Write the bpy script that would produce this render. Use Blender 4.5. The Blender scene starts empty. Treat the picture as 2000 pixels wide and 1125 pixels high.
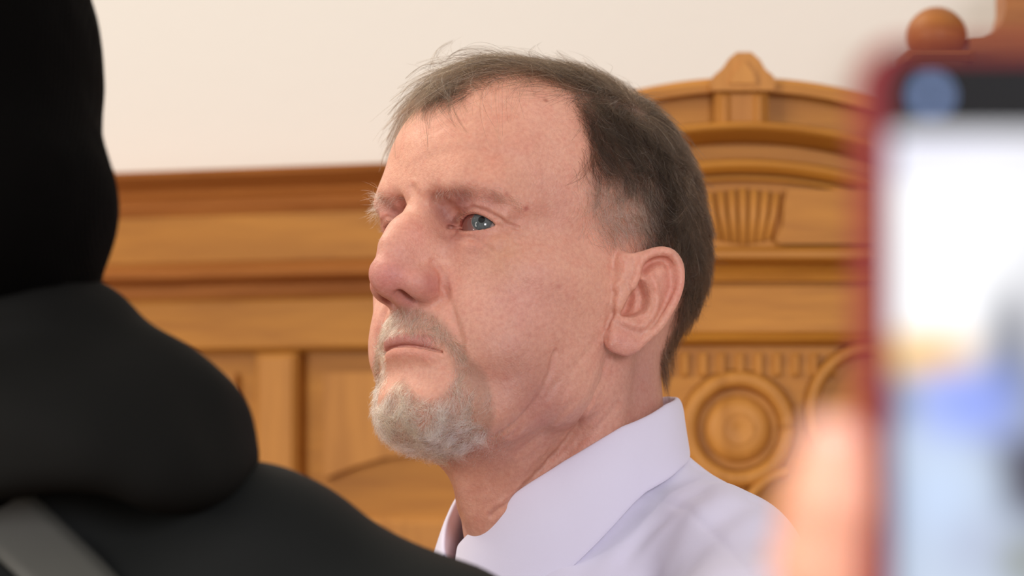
import bpy, math, random, time
import numpy as np
from mathutils import Matrix, Vector
from mathutils.bvhtree import BVHTree

T0 = time.time()
rng = np.random.default_rng(7)
random.seed(7)
sc = bpy.context.scene
C = sc.collection

# ------------------------------------------------------------------ camera
W, H, FPX = 2000.0, 1125.0, 7500.0
CAM_H = 1.52
PITCH = math.radians(2.8)
cam_pos = np.array([0.0, 0.0, CAM_H])
RIGHT = np.array([1.0, 0, 0])
FWD = np.array([0, math.cos(PITCH), math.sin(PITCH)])
UP = np.array([0, -math.sin(PITCH), math.cos(PITCH)])

cd = bpy.data.cameras.new('camera')
cam = bpy.data.objects.new('camera', cd)
C.objects.link(cam)
cam.location = cam_pos
cam.rotation_euler = (math.pi / 2 + PITCH, 0, 0)
cd.sensor_width = 36
cd.lens = FPX / 2000 * 36
cd.clip_start = 0.05
cd.dof.use_dof = True
cd.dof.focus_distance = 2.115
cd.dof.aperture_fstop = 6.3
sc.camera = cam

# ------------------------------------------------------------------ light
w = bpy.data.worlds.new('world')
sc.world = w
w.use_nodes = True
w.node_tree.nodes['Background'].inputs[0].default_value = (1.0, 0.93, 0.86, 1)
w.node_tree.nodes['Background'].inputs[1].default_value = 0.58


def area(name, loc, target, size, power, col, sy=None):
    l = bpy.data.lights.new(name, 'AREA')
    l.energy = power
    l.color = col
    l.shape = 'RECTANGLE'
    l.size = size
    l.size_y = sy or size
    o = bpy.data.objects.new(name, l)
    C.objects.link(o)
    o.location = loc
    d = Vector(target) - Vector(loc)
    o.rotation_euler = d.to_track_quat('-Z', 'Y').to_euler()
    return o


area('window_daylight', (-2.3, 0.1, 2.05), (0.0, 2.2, 1.5), 1.3, 64, (1.0, 0.93, 0.86), 1.6)
area('front_fill', (0.75, -1.1, 2.05), (0.05, 2.2, 1.45), 0.8, 48, (0.97, 0.94, 1.0))  # added fill behind the camera, brightens face, neck and shirt
area('ceiling_lamp_back', (-1.2, 2.9, 3.3), (-0.2, 2.9, 1.5), 1.2, 34, (1.0, 0.90, 0.74))

sc.view_settings.view_transform = 'Standard'
sc.view_settings.look = 'None'
sc.view_settings.exposure = 0.0
sc.view_settings.gamma = 1.0
sc.view_settings.use_curve_mapping = False


def unproj(px, py, depth):
    px = np.asarray(px, float)
    py = np.asarray(py, float)
    a = (px - W / 2) / FPX
    b = (H / 2 - py) / FPX
    return cam_pos + depth * (FWD + a[..., None] * RIGHT + b[..., None] * UP)


# ------------------------------------------------------------------ materials
def new_mat(name):
    m = bpy.data.materials.new(name)
    m.use_nodes = True
    nt = m.node_tree
    b = nt.nodes['Principled BSDF']
    return m, nt, b


def N(nt, typ, **kw):
    n = nt.nodes.new(typ)
    for k, v in kw.items():
        if k.startswith('i_'):
            key = k[2:]
            key = int(key) if key.isdigit() else key.replace('_', ' ')
            n.inputs[key].default_value = v
        else:
            setattr(n, k, v)
    return n


def simple_mat(name, col, rough=0.6, **kw):
    m, nt, b = new_mat(name)
    b.inputs['Base Color'].default_value = (*col, 1)
    b.inputs['Roughness'].default_value = rough
    for k, v in kw.items():
        b.inputs[k.replace('_', ' ')].default_value = v
    return m


# ------------------------------------------------------------------ objects
def mesh_obj(name, verts, faces, mat=None, parent=None, smooth=True, M=None):
    me = bpy.data.meshes.new(name)
    verts = np.asarray(verts, dtype=np.float32)
    if isinstance(faces, np.ndarray) and faces.ndim == 2:
        k = faces.shape[1]
        me.vertices.add(len(verts))
        me.vertices.foreach_set('co', verts.ravel())
        me.loops.add(faces.size)
        me.loops.foreach_set('vertex_index', faces.ravel().astype(np.int32))
        me.polygons.add(len(faces))
        me.polygons.foreach_set('loop_start', np.arange(0, faces.size, k, dtype=np.int32))
        me.update(calc_edges=True)
    else:
        me.from_pydata([tuple(map(float, v)) for v in verts], [], [tuple(f) for f in faces])
        me.update()
    if smooth:
        me.polygons.foreach_set('use_smooth', np.ones(len(me.polygons), dtype=bool))
    if mat:
        me.materials.append(mat)
    o = bpy.data.objects.new(name, me)
    C.objects.link(o)
    if parent:
        o.parent = parent
    return o


def empty(name, loc=(0, 0, 0)):
    o = bpy.data.objects.new(name, None)
    C.objects.link(o)
    o.location = loc
    o.empty_display_size = 0.05
    return o


def tag(o, label=None, cat=None, group=None, kind=None):
    if label: o['label'] = label
    if cat: o['category'] = cat
    if group: o['group'] = group
    if kind: o['kind'] = kind
    return o


# ------------------------------------------------------------------ implicit surface toolkit (numpy)
def smin(a, b, k):
    h = np.clip(0.5 + 0.5 * (b - a) / k, 0, 1)
    return b + (a - b) * h - k * h * (1 - h)


def smax(a, b, k):
    return -smin(-a, -b, k)


def rotm(rx=0, ry=0, rz=0):
    return np.array(Matrix.Rotation(math.radians(rz), 3, 'Z') @ Matrix.Rotation(math.radians(ry), 3, 'Y') @ Matrix.Rotation(math.radians(rx), 3, 'X'))


def ell(P, c, r, R=None):
    q = P - np.asarray(c, P.dtype)
    if R is not None:
        q = q @ R.astype(P.dtype)
    r = np.asarray(r, P.dtype)
    k0 = np.sqrt(((q / r) ** 2).sum(1))
    k1 = np.sqrt(((q / (r * r)) ** 2).sum(1)) + 1e-9
    return k0 * (k0 - 1) / k1


def cap(P, a, b, ra, rb):
    a = np.asarray(a, P.dtype)
    b = np.asarray(b, P.dtype)
    ab = b - a
    q = P - a
    t = np.clip((q @ ab) / float(ab @ ab), 0, 1)
    d = q - t[:, None] * ab
    return np.sqrt((d * d).sum(1)) - (ra + (rb - ra) * t)


def chain(P, pts, rad, k=None):
    f = None
    for i in range(len(pts) - 1):
        g = cap(P, pts[i], pts[i + 1], rad[i], rad[i + 1])
        f = g if f is None else (smin(f, g, k) if k else np.minimum(f, g))
    return f


def surface_nets(fn, lo, hi, h, band=1.3, newton=2, coarse=4):
    lo = np.asarray(lo, np.float32)
    n = np.ceil((np.asarray(hi) - lo) / (h * coarse)).astype(int)
    hc = h * coarse
    g = [lo[i] + hc * (np.arange(n[i]) + 0.5 - 0.5 / coarse) for i in range(3)]
    X = np.stack(np.meshgrid(*g, indexing='ij'), -1).reshape(-1, 3).astype(np.float32)
    fc = fn(X).reshape(n)
    D = np.repeat(np.repeat(np.repeat(fc, coarse, 0), coarse, 1), coarse, 2).astype(np.float32)
    near = np.abs(fc) < hc * band
    m = np.repeat(np.repeat(np.repeat(near, coarse, 0), coarse, 1), coarse, 2)
    idx = np.argwhere(m)
    vals = np.empty(len(idx), np.float32)
    for s in range(0, len(idx), 400000):
        vals[s:s + 400000] = fn((lo + h * idx[s:s + 400000]).astype(np.float32))
    D[m] = vals
    S = D < 0
    c8 = [(0, 0, 0), (1, 0, 0), (0, 1, 0), (1, 1, 0), (0, 0, 1), (1, 0, 1), (0, 1, 1), (1, 1, 1)]
    sh = tuple(s - 1 for s in S.shape)
    cnt = np.zeros(sh, np.int8)
    for dx, dy, dz in c8:
        cnt += S[dx:dx + sh[0], dy:dy + sh[1], dz:dz + sh[2]]
    act = (cnt > 0) & (cnt < 8)
    cells = np.argwhere(act)
    vid = -np.ones(sh, np.int32)
    vid[act] = np.arange(len(cells))
    V8 = np.stack([D[cells[:, 0] + a, cells[:, 1] + b, cells[:, 2] + c] for a, b, c in c8], 1)
    acc = np.zeros((len(cells), 3))
    num = np.zeros(len(cells))
    c8a = np.array(c8, float)
    for i in range(8):
        for j in range(i + 1, 8):
            if abs(c8a[i] - c8a[j]).sum() != 1: continue
            a, b = V8[:, i], V8[:, j]
            x = (a < 0) != (b < 0)
            t = np.where(x, a / np.where(x, a - b, 1), 0)
            acc += np.where(x[:, None], c8a[i] + t[:, None] * (c8a[j] - c8a[i]), 0)
            num += x
    verts = lo + h * (cells + acc / num[:, None])
    quads = []
    for ax in range(3):
        o1, o2 = [(1, 2), (2, 0), (0, 1)][ax]
        sl0 = [slice(1, -1)] * 3
        sl1 = [slice(1, -1)] * 3
        sl0[ax] = slice(0, -1)
        sl1[ax] = slice(1, None)
        a = S[tuple(sl0)]
        b = S[tuple(sl1)]
        e = np.argwhere(a != b)
        if len(e) == 0: continue
        base = e.copy()
        for k in range(3):
            if k != ax: base[:, k] += 1
        inside = a[e[:, 0], e[:, 1], e[:, 2]]
        u = np.zeros(3, int); u[o1] = 1
        v = np.zeros(3, int); v[o2] = 1
        q = [base - u - v, base - v, base, base - u]
        q = np.stack([vid[k[:, 0], k[:, 1], k[:, 2]] for k in q], 1)
        q[~inside] = q[~inside][:, ::-1]
        quads.append(q)
    quads = np.concatenate(quads)
    quads = quads[(quads >= 0).all(1)]
    V = verts.astype(np.float32)
    for _ in range(newton):
        e = 0.25 * h
        f0 = fn(V)
        G = np.stack([(fn(V + np.eye(3, dtype=np.float32)[k] * e) - f0) / e for k in range(3)], 1)
        g2 = np.maximum((G * G).sum(1), 0.2)
        st = (f0 / g2)[:, None] * G
        L = np.sqrt((st * st).sum(1))
        st *= np.minimum(1, 0.8 * h / np.maximum(L, 1e-9))[:, None]
        V = V - st
    return V.astype(float), quads


def vnormals(V, Q):
    a = np.cross(V[Q[:, 2]] - V[Q[:, 0]], V[Q[:, 3]] - V[Q[:, 1]])
    n = np.zeros_like(V)
    for k in range(4):
        for c in range(3):
            n[:, c] += np.bincount(Q[:, k], a[:, c], len(V))
    return n / np.maximum(np.linalg.norm(n, axis=1), 1e-9)[:, None]


def relax(V, Q, it=1, lam=0.5):
    for _ in range(it):
        s = np.zeros_like(V)
        d = np.zeros(len(V))
        for k in range(4):
            a, b = Q[:, k], Q[:, (k + 1) % 4]
            for c in range(3):
                s[:, c] += np.bincount(a, V[b, c], len(V))
                s[:, c] += np.bincount(b, V[a, c], len(V))
            d += np.bincount(a, minlength=len(V)) + np.bincount(b, minlength=len(V))
        V = V + lam * (s / np.maximum(d, 1)[:, None] - V)
    return V


def vnoise(P, seed=0):
    """smooth value noise in -1..1"""
    P = np.asarray(P, float)
    i = np.floor(P).astype(np.int64)
    f = P - i
    f = f * f * (3 - 2 * f)
    out = 0

    def hsh(a):
        n = (a[:, 0] * 73856093) ^ (a[:, 1] * 19349663) ^ (a[:, 2] * 83492791) ^ (seed * 2654435761)
        n = (n ^ (n >> 13)) * 1274126177
        n = (n ^ (n >> 16)) & 0xffff
        return n / 32767.5 - 1

    for dx in (0, 1):
        for dy in (0, 1):
            for dz in (0, 1):
                wgt = (f[:, 0] if dx else 1 - f[:, 0]) * (f[:, 1] if dy else 1 - f[:, 1]) * (f[:, 2] if dz else 1 - f[:, 2])
                out = out + wgt * hsh(i + np.array([dx, dy, dz]))
    return out


def in_poly(x, y, poly):
    """even-odd test, vectorised"""
    c = np.zeros(len(x), bool)
    n = len(poly)
    for i in range(n):
        x1, y1 = poly[i]
        x2, y2 = poly[(i + 1) % n]
        if y1 == y2: continue
        m = ((y1 > y) != (y2 > y)) & (x < (x2 - x1) * (y - y1) / (y2 - y1) + x1)
        c ^= m
    return c


def poly_sd(x, y, poly):
    """signed distance to polygon, negative inside"""
    d = np.full(len(x), 1e9)
    n = len(poly)
    for i in range(n):
        x1, y1 = poly[i]
        x2, y2 = poly[(i + 1) % n]
        dx, dy = x2 - x1, y2 - y1
        t = np.clip(((x - x1) * dx + (y - y1) * dy) / (dx * dx + dy * dy + 1e-12), 0, 1)
        d = np.minimum(d, (x - x1 - t * dx) ** 2 + (y - y1 - t * dy) ** 2)
    d = np.sqrt(d)
    return np.where(in_poly(x, y, poly), -d, d)


def line_d(x, y, pts):
    d = np.full(len(x), 1e9)
    for i in range(len(pts) - 1):
        x1, y1 = pts[i]
        x2, y2 = pts[i + 1]
        dx, dy = x2 - x1, y2 - y1
        t = np.clip(((x - x1) * dx + (y - y1) * dy) / (dx * dx + dy * dy + 1e-12), 0, 1)
        d = np.minimum(d, (x - x1 - t * dx) ** 2 + (y - y1 - t * dy) ** 2)
    return np.sqrt(d)


def sstep(x, a, b):
    t = np.clip((x - a) / (b - a), 0, 1)
    return t * t * (3 - 2 * t)



# ================================================================== the room
def on_y(px, py, Y):
    """world point seen at a pixel on the plane y = Y"""
    d = FWD + (px - W / 2) / FPX * RIGHT + (H / 2 - py) / FPX * UP
    return cam_pos + d * (Y / d[1])


def wood(name, c1, c2, axis='x', rough=0.5, scale=1.0):
    m, nt, b = new_mat(name)
    tc = N(nt, 'ShaderNodeTexCoord')
    mp = N(nt, 'ShaderNodeMapping')
    sc_ = {'x': (1.2, 14, 14), 'z': (14, 14, 1.2)}[axis]
    mp.inputs['Scale'].default_value = tuple(v * scale for v in sc_)
    n1 = N(nt, 'ShaderNodeTexNoise', i_Scale=3.0, i_Detail=5.0, i_Roughness=0.6, i_Distortion=0.6)
    n2 = N(nt, 'ShaderNodeTexNoise', i_Scale=16.0, i_Detail=3.0)
    nt.links.new(tc.outputs['Object'], mp.inputs[0])
    nt.links.new(mp.outputs[0], n1.inputs['Vector']); nt.links.new(mp.outputs[0], n2.inputs['Vector'])
    ad = N(nt, 'ShaderNodeMath', operation='MULTIPLY_ADD', i_1=0.3)
    nt.links.new(n2.outputs[0], ad.inputs[0]); nt.links.new(n1.outputs[0], ad.inputs[2])
    rp = N(nt, 'ShaderNodeValToRGB')
    rp.color_ramp.elements[0].position = 0.45; rp.color_ramp.elements[0].color = (*c1, 1)
    rp.color_ramp.elements[1].position = 0.85; rp.color_ramp.elements[1].color = (*c2, 1)
    nt.links.new(ad.outputs[0], rp.inputs[0]); nt.links.new(rp.outputs[0], b.inputs['Base Color'])
    b.inputs['Roughness'].default_value = rough
    b.inputs['Specular IOR Level'].default_value = 0.25
    bp = N(nt, 'ShaderNodeBump', i_Strength=0.15, i_Distance=0.001)
    nt.links.new(ad.outputs[0], bp.inputs['Height']); nt.links.new(bp.outputs[0], b.inputs['Normal'])
    return m


OAK_H = wood('oak_horizontal', (0.33, 0.125, 0.016), (0.50, 0.215, 0.030), 'x')
OAK_V = wood('oak_vertical', (0.36, 0.145, 0.026), (0.54, 0.24, 0.050), 'z')
OAK_D = wood('oak_darker', (0.26, 0.085, 0.018), (0.40, 0.15, 0.035), 'x')
m, nt, b = new_mat('plaster')
b.inputs['Base Color'].default_value = (0.63, 0.605, 0.56, 1); b.inputs['Roughness'].default_value = 0.9
tc = N(nt, 'ShaderNodeTexCoord'); n1 = N(nt, 'ShaderNodeTexNoise', i_Scale=60.0, i_Detail=4.0)
bp = N(nt, 'ShaderNodeBump', i_Strength=0.1, i_Distance=0.002)
nt.links.new(tc.outputs['Object'], n1.inputs['Vector']); nt.links.new(n1.outputs[0], bp.inputs['Height']); nt.links.new(bp.outputs[0], b.inputs['Normal'])
PLASTER = m


class MB:
    def __init__(s): s.v, s.f = [], []

    def add(s, v, f):
        o = len(s.v)
        s.v += [tuple(map(float, q)) for q in v]
        s.f += [tuple(o + i for i in g) for g in f]

    def box(s, a, b, bev=0.0):
        (x0, y0, z0), (x1, y1, z1) = a, b
        if bev <= 0:
            s.add([(x, y, z) for x in (x0, x1) for y in (y0, y1) for z in (z0, z1)], [(0, 1, 3, 2), (4, 6, 7, 5), (0, 4, 5, 1), (2, 3, 7, 6), (0, 2, 6, 4), (1, 5, 7, 3)])
            return
        # chamfered on the vertical-plane outline (seen face towards -y)
        o = [(x0, z0), (x1, z0), (x1, z1), (x0, z1)]
        i_ = [(x0 + bev, z0 + bev), (x1 - bev, z0 + bev), (x1 - bev, z1 - bev), (x0 + bev, z1 - bev)]
        v = [(x, y1, z) for x, z in o] + [(x, y0 + bev, z) for x, z in o] + [(x, y0, z) for x, z in i_]
        f = [(3, 2, 1, 0), (8, 9, 10, 11)]
        for k in range(4):
            n_ = (k + 1) % 4
            f += [(k, n_, 4 + n_, 4 + k), (4 + k, 4 + n_, 8 + n_, 8 + k)]
        s.add(v, f)

    def sweep(s, path, prof, closed=False):
        """path: list of (point, out vector, up vector); prof: list of (out, up)"""
        k = len(prof)
        v = []
        for p, o_, u_ in path:
            for a, b_ in prof: v.append(np.array(p) + a * np.array(o_) + b_ * np.array(u_))
        f = []
        n_ = len(path)
        for i in range(n_ if closed else n_ - 1):
            j = (i + 1) % n_
            for q in range(k):
                r_ = (q + 1) % k
                f.append((i * k + q, i * k + r_, j * k + r_, j * k + q))
        if not closed:
            f += [tuple(range(k))[::-1], tuple((n_ - 1) * k + q for q in range(k))]
        s.add(v, f)

    def prism(s, poly, y0, y1):
        n_ = len(poly)
        s.add([(x, y0, z) for x, z in poly] + [(x, y1, z) for x, z in poly],
              [tuple(range(n_)), tuple(range(2 * n_ - 1, n_ - 1, -1))] + [(i, n_ + i, n_ + (i + 1) % n_, (i + 1) % n_) for i in range(n_)])

    def lathe(s, c, prof, n_=32):
        """prof (r,z)"""
        v, f = [], []
        for r_, z in prof:
            for j in range(n_):
                a = 2 * math.pi * j / n_
                v.append((c[0] + r_ * math.cos(a), c[1] + r_ * math.sin(a), c[2] + z))
        for i in range(len(prof) - 1):
            for j in range(n_):
                f.append((i * n_ + j, i * n_ + (j + 1) % n_, (i + 1) * n_ + (j + 1) % n_, (i + 1) * n_ + j))
        f += [tuple(range(n_))[::-1], tuple((len(prof) - 1) * n_ + j for j in range(n_))]
        s.add(v, f)

    def build(s, name, mat, parent=None, smooth=False):
        o = mesh_obj(name, s.v, s.f, mat, parent, smooth=smooth)
        import bmesh
        bm = bmesh.new(); bm.from_mesh(o.data); bmesh.ops.recalc_face_normals(bm, faces=bm.faces); bm.to_mesh(o.data); bm.free()
        return o


def arcprof(pts, n=6):
    return pts


# --- back wall and its oak panelling run at an angle to the camera
WY, WA = 2.86, math.radians(24)
wu = np.array([math.cos(WA), -math.sin(WA), 0]); wn = np.array([-math.sin(WA), -math.cos(WA), 0])
WP0 = on_y(900, 500, WY); WP0[2] = 0


def on_wall(px, py):
    d = FWD + (px - W / 2) / FPX * RIGHT + (H / 2 - py) / FPX * UP
    t = ((WP0 - cam_pos) @ wn) / (d @ wn)
    q = cam_pos + d * t - WP0
    return q @ wu, q[2]


def place_wall(o):
    o.location = WP0
    o.rotation_euler = (0, 0, -WA)
    return o


# local wall frame: x along the wall, y into the wall, z up
zc = lambda py: on_wall(480, py)[1]
o = MB(); o.box((-3.2, 0.05, 0), (1.6, 0.2, 3.6)); tag(place_wall(o.build('wall_back', PLASTER)), kind='structure')
U0, U1 = -3.2, 0.62
pan = MB()
pan.box((U0, 0.0, 0.1), (U1, 0.05, zc(345)))
tag(place_wall(pan.build('wall_panelling', OAK_H)), kind='structure')


def rail(name, prof, mat):
    m_ = MB()
    m_.sweep([((U0, 0, 0), (0, -1, 0), (0, 0, 1)), ((U1, 0, 0), (0, -1, 0), (0, 0, 1))], prof)
    return tag(place_wall(m_.build(name, mat)), kind='structure')


z1, z2, z3 = zc(338), zc(346), zc(418)
rail('trim_1', [(0, z3), (0.004, z3), (0.006, z3 + .004), (0.010, z3 + .005), (0.012, zc(392)), (0.018, zc(380)), (0.020, zc(372)), (0.030, zc(362)), (0.036, zc(354)), (0.042, zc(350)), (0.044, z1), (-0.05, z1), (-0.05, z3)], OAK_D)
za, zb = zc(580), zc(540)
rail('trim_2', [(0, za - .004), (0.006, za - .003), (0.008, za + .002), (0.010, zc(556)), (0.026, zc(548)), (0.032, zc(545)), (0.034, zb + .004), (0.024, zb + .008), (0.0, zb + .012)], OAK_D)
# frieze and rail above the lower panels, stiles, recessed panels
rail('trim_3', [(0, zc(688)), (0.010, zc(688)), (0.014, zc(680)), (0.014, zc(590)), (0.010, zc(584)), (0, zc(584))], OAK_H)
sw = on_wall(595, 800)[0] - on_wall(512, 800)[0]
st = MB()
for k in range(-4, 1):
    x0 = on_wall(512, 800)[0] + k * 0.43
    st.box((x0, -0.014, 0.1), (x0 + sw, 0.02, zc(690)), 0.004)
tag(place_wall(st.build('trim_4', OAK_V)), kind='structure')
fr = MB()
for k in range(-4, 1):
    x0 = on_wall(512, 800)[0] + k * 0.43 + sw
    x1 = x0 + 0.43 - sw
    zt = zc(700)
    # raised field with a curved lower figure
    zz = zc(935)
    pts = [(x0 + .02, zt - .012), (x1 - .02, zt - .012), (x1 - .02, zz)]
    for q in range(1, 14):
        t_ = q / 14
        pts.append((x1 - .02 + (x0 - x1 + .04) * t_, zz + 0.018 * math.sin(math.pi * t_) + 0.008 * math.sin(3 * math.pi * t_)))
    pts.append((x0 + .02, zz))
    fr.prism(pts[::-1], -0.008, 0.01)
    fr.box((x0 + .02, -0.008, 0.2), (x1 - .02, 0.01, zz - 0.03), 0.004)
tag(place_wall(fr.build('wall_panels', OAK_V)), kind='structure')

# floor
m_ = MB(); m_.box((-6, -2.5, -0.05), (6, 6.5, 0.0))
FLOOR = wood('parquet', (0.16, 0.08, 0.035), (0.28, 0.15, 0.07), 'x', 0.35, 0.5)
tag(m_.build('floor', FLOOR), kind='structure')

# --- carved oak bench back on the right, parallel to the picture
BY = 2.60
bx = lambda px, py=500: on_y(px, py, BY)[0]
bz = lambda py, px=1450: on_y(px, py, BY)[2]
bench = tag(empty('carved_bench', (bx(1500), BY + 0.04, 0)), 'high-backed carved oak bench with arched crest and finials behind the bearded man', 'bench')
BO = np.array([bx(1500), BY + 0.04, 0])


def bpart(mb, name, mat, parent=bench, smooth=False):
    mb.v = [tuple(np.array(v_) - BO) for v_ in mb.v]
    return mb.build(name, mat, parent, smooth)


def crest_z(px):
    """top edge of the arched crest in pixels"""
    t = (px - 1450) / 330.0
    return 178 + 62 * t * t if abs(t) < 1.6 else 300


XL, XR = 1180, 2300
m_ = MB()
top_ = [(bx(x_), bz(crest_z(x_) + 6)) for x_ in range(XL, 1800, 20)] + [(bx(1800), bz(250)), (bx(XR), bz(250))]
m_.prism([(bx(XL), 0.12), (bx(XR), 0.12)] + top_[::-1], BY, BY + 0.045)
bpart(m_, 'back_panel', OAK_H)


def arch(name, off, prof, mat, x0=XL, x1=1800, smooth=True):
    m_ = MB()
    path = []
    for x_ in range(x0, x1 + 1, 12):
        t = (x_ - 1450) / 330.0
        sl = -2 * 62 * t / 330.0
        up_ = np.array([-sl, 0, 1]); up_ /= np.linalg.norm(up_)
        path.append(((bx(x_), BY, bz(178 + 62 * t * t + off)), (0, -1, 0), up_))
    m_.sweep(path, prof)
    return bpart(m_, name, mat, smooth=smooth)


mmz = 1 / 2885.0     # metres per photo pixel at the bench
arch('crest_cap', 0, [(-.045, -.002), (0.020, -.002), (0.020, .004), (0.014, .008), (-.045, .008)], OAK_H, smooth=False)
arch('crest_moulding', 85, [(0, -18 * mmz), (.010, -16 * mmz), (.016, -8 * mmz), (.028, 0), (.034, 6 * mmz), (.034, 12 * mmz), (.028, 18 * mmz), (.010, 24 * mmz), (0, 26 * mmz)], OAK_H)
arch('crest_moulding', 150, [(0, -14 * mmz), (.008, -12 * mmz), (.014, 0), (.016, 8 * mmz), (.010, 16 * mmz), (0, 18 * mmz)], OAK_H)
arch('crest_moulding', 172, [(0, -5 * mmz), (.008, -3 * mmz), (.009, 3 * mmz), (0, 6 * mmz)], OAK_H)
# side face of the crest, so that its edge is round
# shelf rail
m_ = MB()
m_.sweep([((bx(XL), BY, 0), (0, -1, 0), (0, 0, 1)), ((bx(XR), BY, 0), (0, -1, 0), (0, 0, 1))],
         [(0, bz(552)), (.006, bz(550)), (.008, bz(535)), (.012, bz(520)), (.030, bz(514)), (.034, bz(508)), (.034, bz(496)), (.028, bz(488)), (.0, bz(482))])
bpart(m_, 'shelf_rail', OAK_H)
m_ = MB()
m_.sweep([((bx(XL), BY, 0), (0, -1, 0), (0, 0, 1)), ((bx(XR), BY, 0), (0, -1, 0), (0, 0, 1))],
         [(0, bz(676)), (.010, bz(672)), (.014, bz(664)), (.010, bz(654)), (.006, bz(648)), (.004, bz(560)), (0, bz(556))])
bpart(m_, 'frieze_board', OAK_H)
# centre post with gabled cap
m_ = MB()
m_.box((bx(1393), BY - .018, bz(262)), (bx(1500), BY + .03, bz(178)), 0.004)
m_.box((bx(1402), BY - .021, bz(262)), (bx(1425), BY - .015, bz(185)), 0.003)
m_.box((bx(1468), BY - .021, bz(262)), (bx(1491), BY - .015, bz(185)), 0.003)
bpart(m_, 'finial_post', OAK_V)
m_ = MB()
pts = [(1385, 184), (1507, 184), (1511, 168), (1507, 156), (1492, 144), (1480, 124), (1464, 110), (1436, 110), (1421, 122), (1407, 142), (1390, 156), (1383, 168)]
m_.prism([(bx(a_), bz(b_)) for a_, b_ in pts], BY - .026, BY + .03)
pts = [(1420, 172), (1474, 172), (1468, 150), (1450, 128), (1430, 150)]
m_.prism([(bx(a_), bz(b_)) for a_, b_ in pts], BY - .029, BY - .026)
bpart(m_, 'finial_cap', OAK_V)


def ring(m_, cx, cy, r_, w_, h_, a0=0, a1=360, n_=40, sq=1.0):
    path = []
    for i in range(n_ + 1):
        a = math.radians(a0 + (a1 - a0) * i / n_)
        c_, s_ = math.cos(a), math.sin(a)
        path.append(((bx(cx) + r_ * mmz * c_, BY, bz(cy) + sq * r_ * mmz * s_), (0, -1, 0), (c_, 0, s_)))
    m_.sweep(path, [(0, -w_ * mmz), (h_ * .7, -w_ * .7 * mmz), (h_, 0), (h_ * .7, w_ * .7 * mmz), (0, w_ * mmz)])


# fluted shell under the arch
m_ = MB()
for k in range(-3, 4):
    x_ = 1452 + k * 20
    m_.sweep([((bx(x_ + k * 2), BY, bz(368 + abs(k) * 3)), (0, -1, 0), (1, 0, 0)), ((bx(x_), BY, bz(420)), (0, -1, 0), (1, 0, 0)), ((bx(x_ - k * 4), BY, bz(478 - abs(k) * 3)), (0, -1, 0), (1, 0, 0))],
             [(0, -10 * mmz), (.002, -6 * mmz), (.0032, 0), (.002, 6 * mmz), (0, 10 * mmz)])
bpart(m_, 'fluted_carving', OAK_V, smooth=True)
m_ = MB()
m_.prism([(bx(a_), bz(b_)) for a_, b_ in [(1536, 372), (1690, 372), (1720, 380), (1720, 478), (1520, 478), (1512, 470), (1528, 440), (1530, 400)]], BY - .010, BY)
bpart(m_, 'frieze_panel', OAK_H)
# round rosette and scrolls below the rail
m_ = MB()
ring(m_, 1440, 838, 98, 20, .012)
ring(m_, 1440, 838, 30, 8, .008)
bpart(m_, 'rosette_ring', OAK_V, smooth=True)
m_ = MB()
prof = [(0.0001, -0.005), (20 * mmz, -.0065), (45 * mmz, -.0065), (60 * mmz, -.004), (66 * mmz, 0)]
v_, f_ = [], []
for i, (r_, y_) in enumerate(prof):
    for j in range(36):
        a = 2 * math.pi * j / 36
        v_.append((bx(1440) + r_ * math.cos(a), BY + y_, bz(838) + r_ * math.sin(a)))
for i in range(len(prof) - 1):
    for j in range(36): f_.append((i * 36 + j, i * 36 + (j + 1) % 36, (i + 1) * 36 + (j + 1) % 36, (i + 1) * 36 + j))
m_.add(v_, f_)
bpart(m_, 'rosette_boss', OAK_V, smooth=True)
m_ = MB()
ring(m_, 1700, 800, 118, 16, .016, 60, 250)
ring(m_, 1560, 1040, 120, 14, .014, 100, 190)
bpart(m_, 'scroll_carving', OAK_V, smooth=True)
m_ = MB()
for k in range(-2, 9):
    m_.box((bx(1330 + k * 36), BY - .006, bz(735)), (bx(1345 + k * 36), BY, bz(690)), 0.002)
bpart(m_, 'dentil_carving', OAK_V)
# corner ball and taller corner post
m_ = MB()
bc = (bx(1830), BY - .005, bz(75))
m_.lathe(bc, [(60 * mmz * math.sin(t_), -60 * mmz * math.cos(t_)) for t_ in np.linspace(0.02, math.pi - 0.02, 20)], 36)
bpart(m_, 'ball_finial', OAK_D, smooth=True)
m_ = MB()
m_.box((bx(1775), BY - .03, bz(260)), (bx(1885), BY + .03, bz(118)), .004)
m_.box((bx(1765), BY - .036, bz(135)), (bx(1895), BY + .036, bz(112)), .004)
bpart(m_, 'corner_post', OAK_D)
m_ = MB()
pts = [(1890, 250), (1890, 82), (1915, 80), (1938, 70), (1955, 48), (1962, 20), (1962, -10), (1968, -80), (2080, -100), (2200, -90), (2280, -40), (2300, 40), (2300, 250)]
m_.prism([(bx(a_), bz(b_)) for a_, b_ in pts], BY - .015, BY + .04)
bpart(m_, 'scrolled_wing', OAK_D)
# ================================================================== the bearded man: pose
# head frame in mm: F forward (out of the face), L to his left, U up; origin midway between the ear canals
YAW, PIT, ROL = math.radians(47), math.radians(14), math.radians(3.6)
aF = -math.cos(YAW) * FWD - math.sin(YAW) * RIGHT
aL = math.cos(YAW) * RIGHT - math.sin(YAW) * FWD
aF, aU = math.cos(PIT) * aF + math.sin(PIT) * UP, math.cos(PIT) * UP - math.sin(PIT) * aF
aL, aU = math.cos(ROL) * aL + math.sin(ROL) * aU, math.cos(ROL) * aU - math.sin(ROL) * aL
HB = np.stack([aF, aL, aU], 1)          # columns: head axes in world
HEAD_DEPTH = 2.18
_tr = unproj(1215, 565, HEAD_DEPTH - 0.055)
H0 = _tr - HB @ np.array([0, 0.074, 0])  # world position of the head origin


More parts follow.
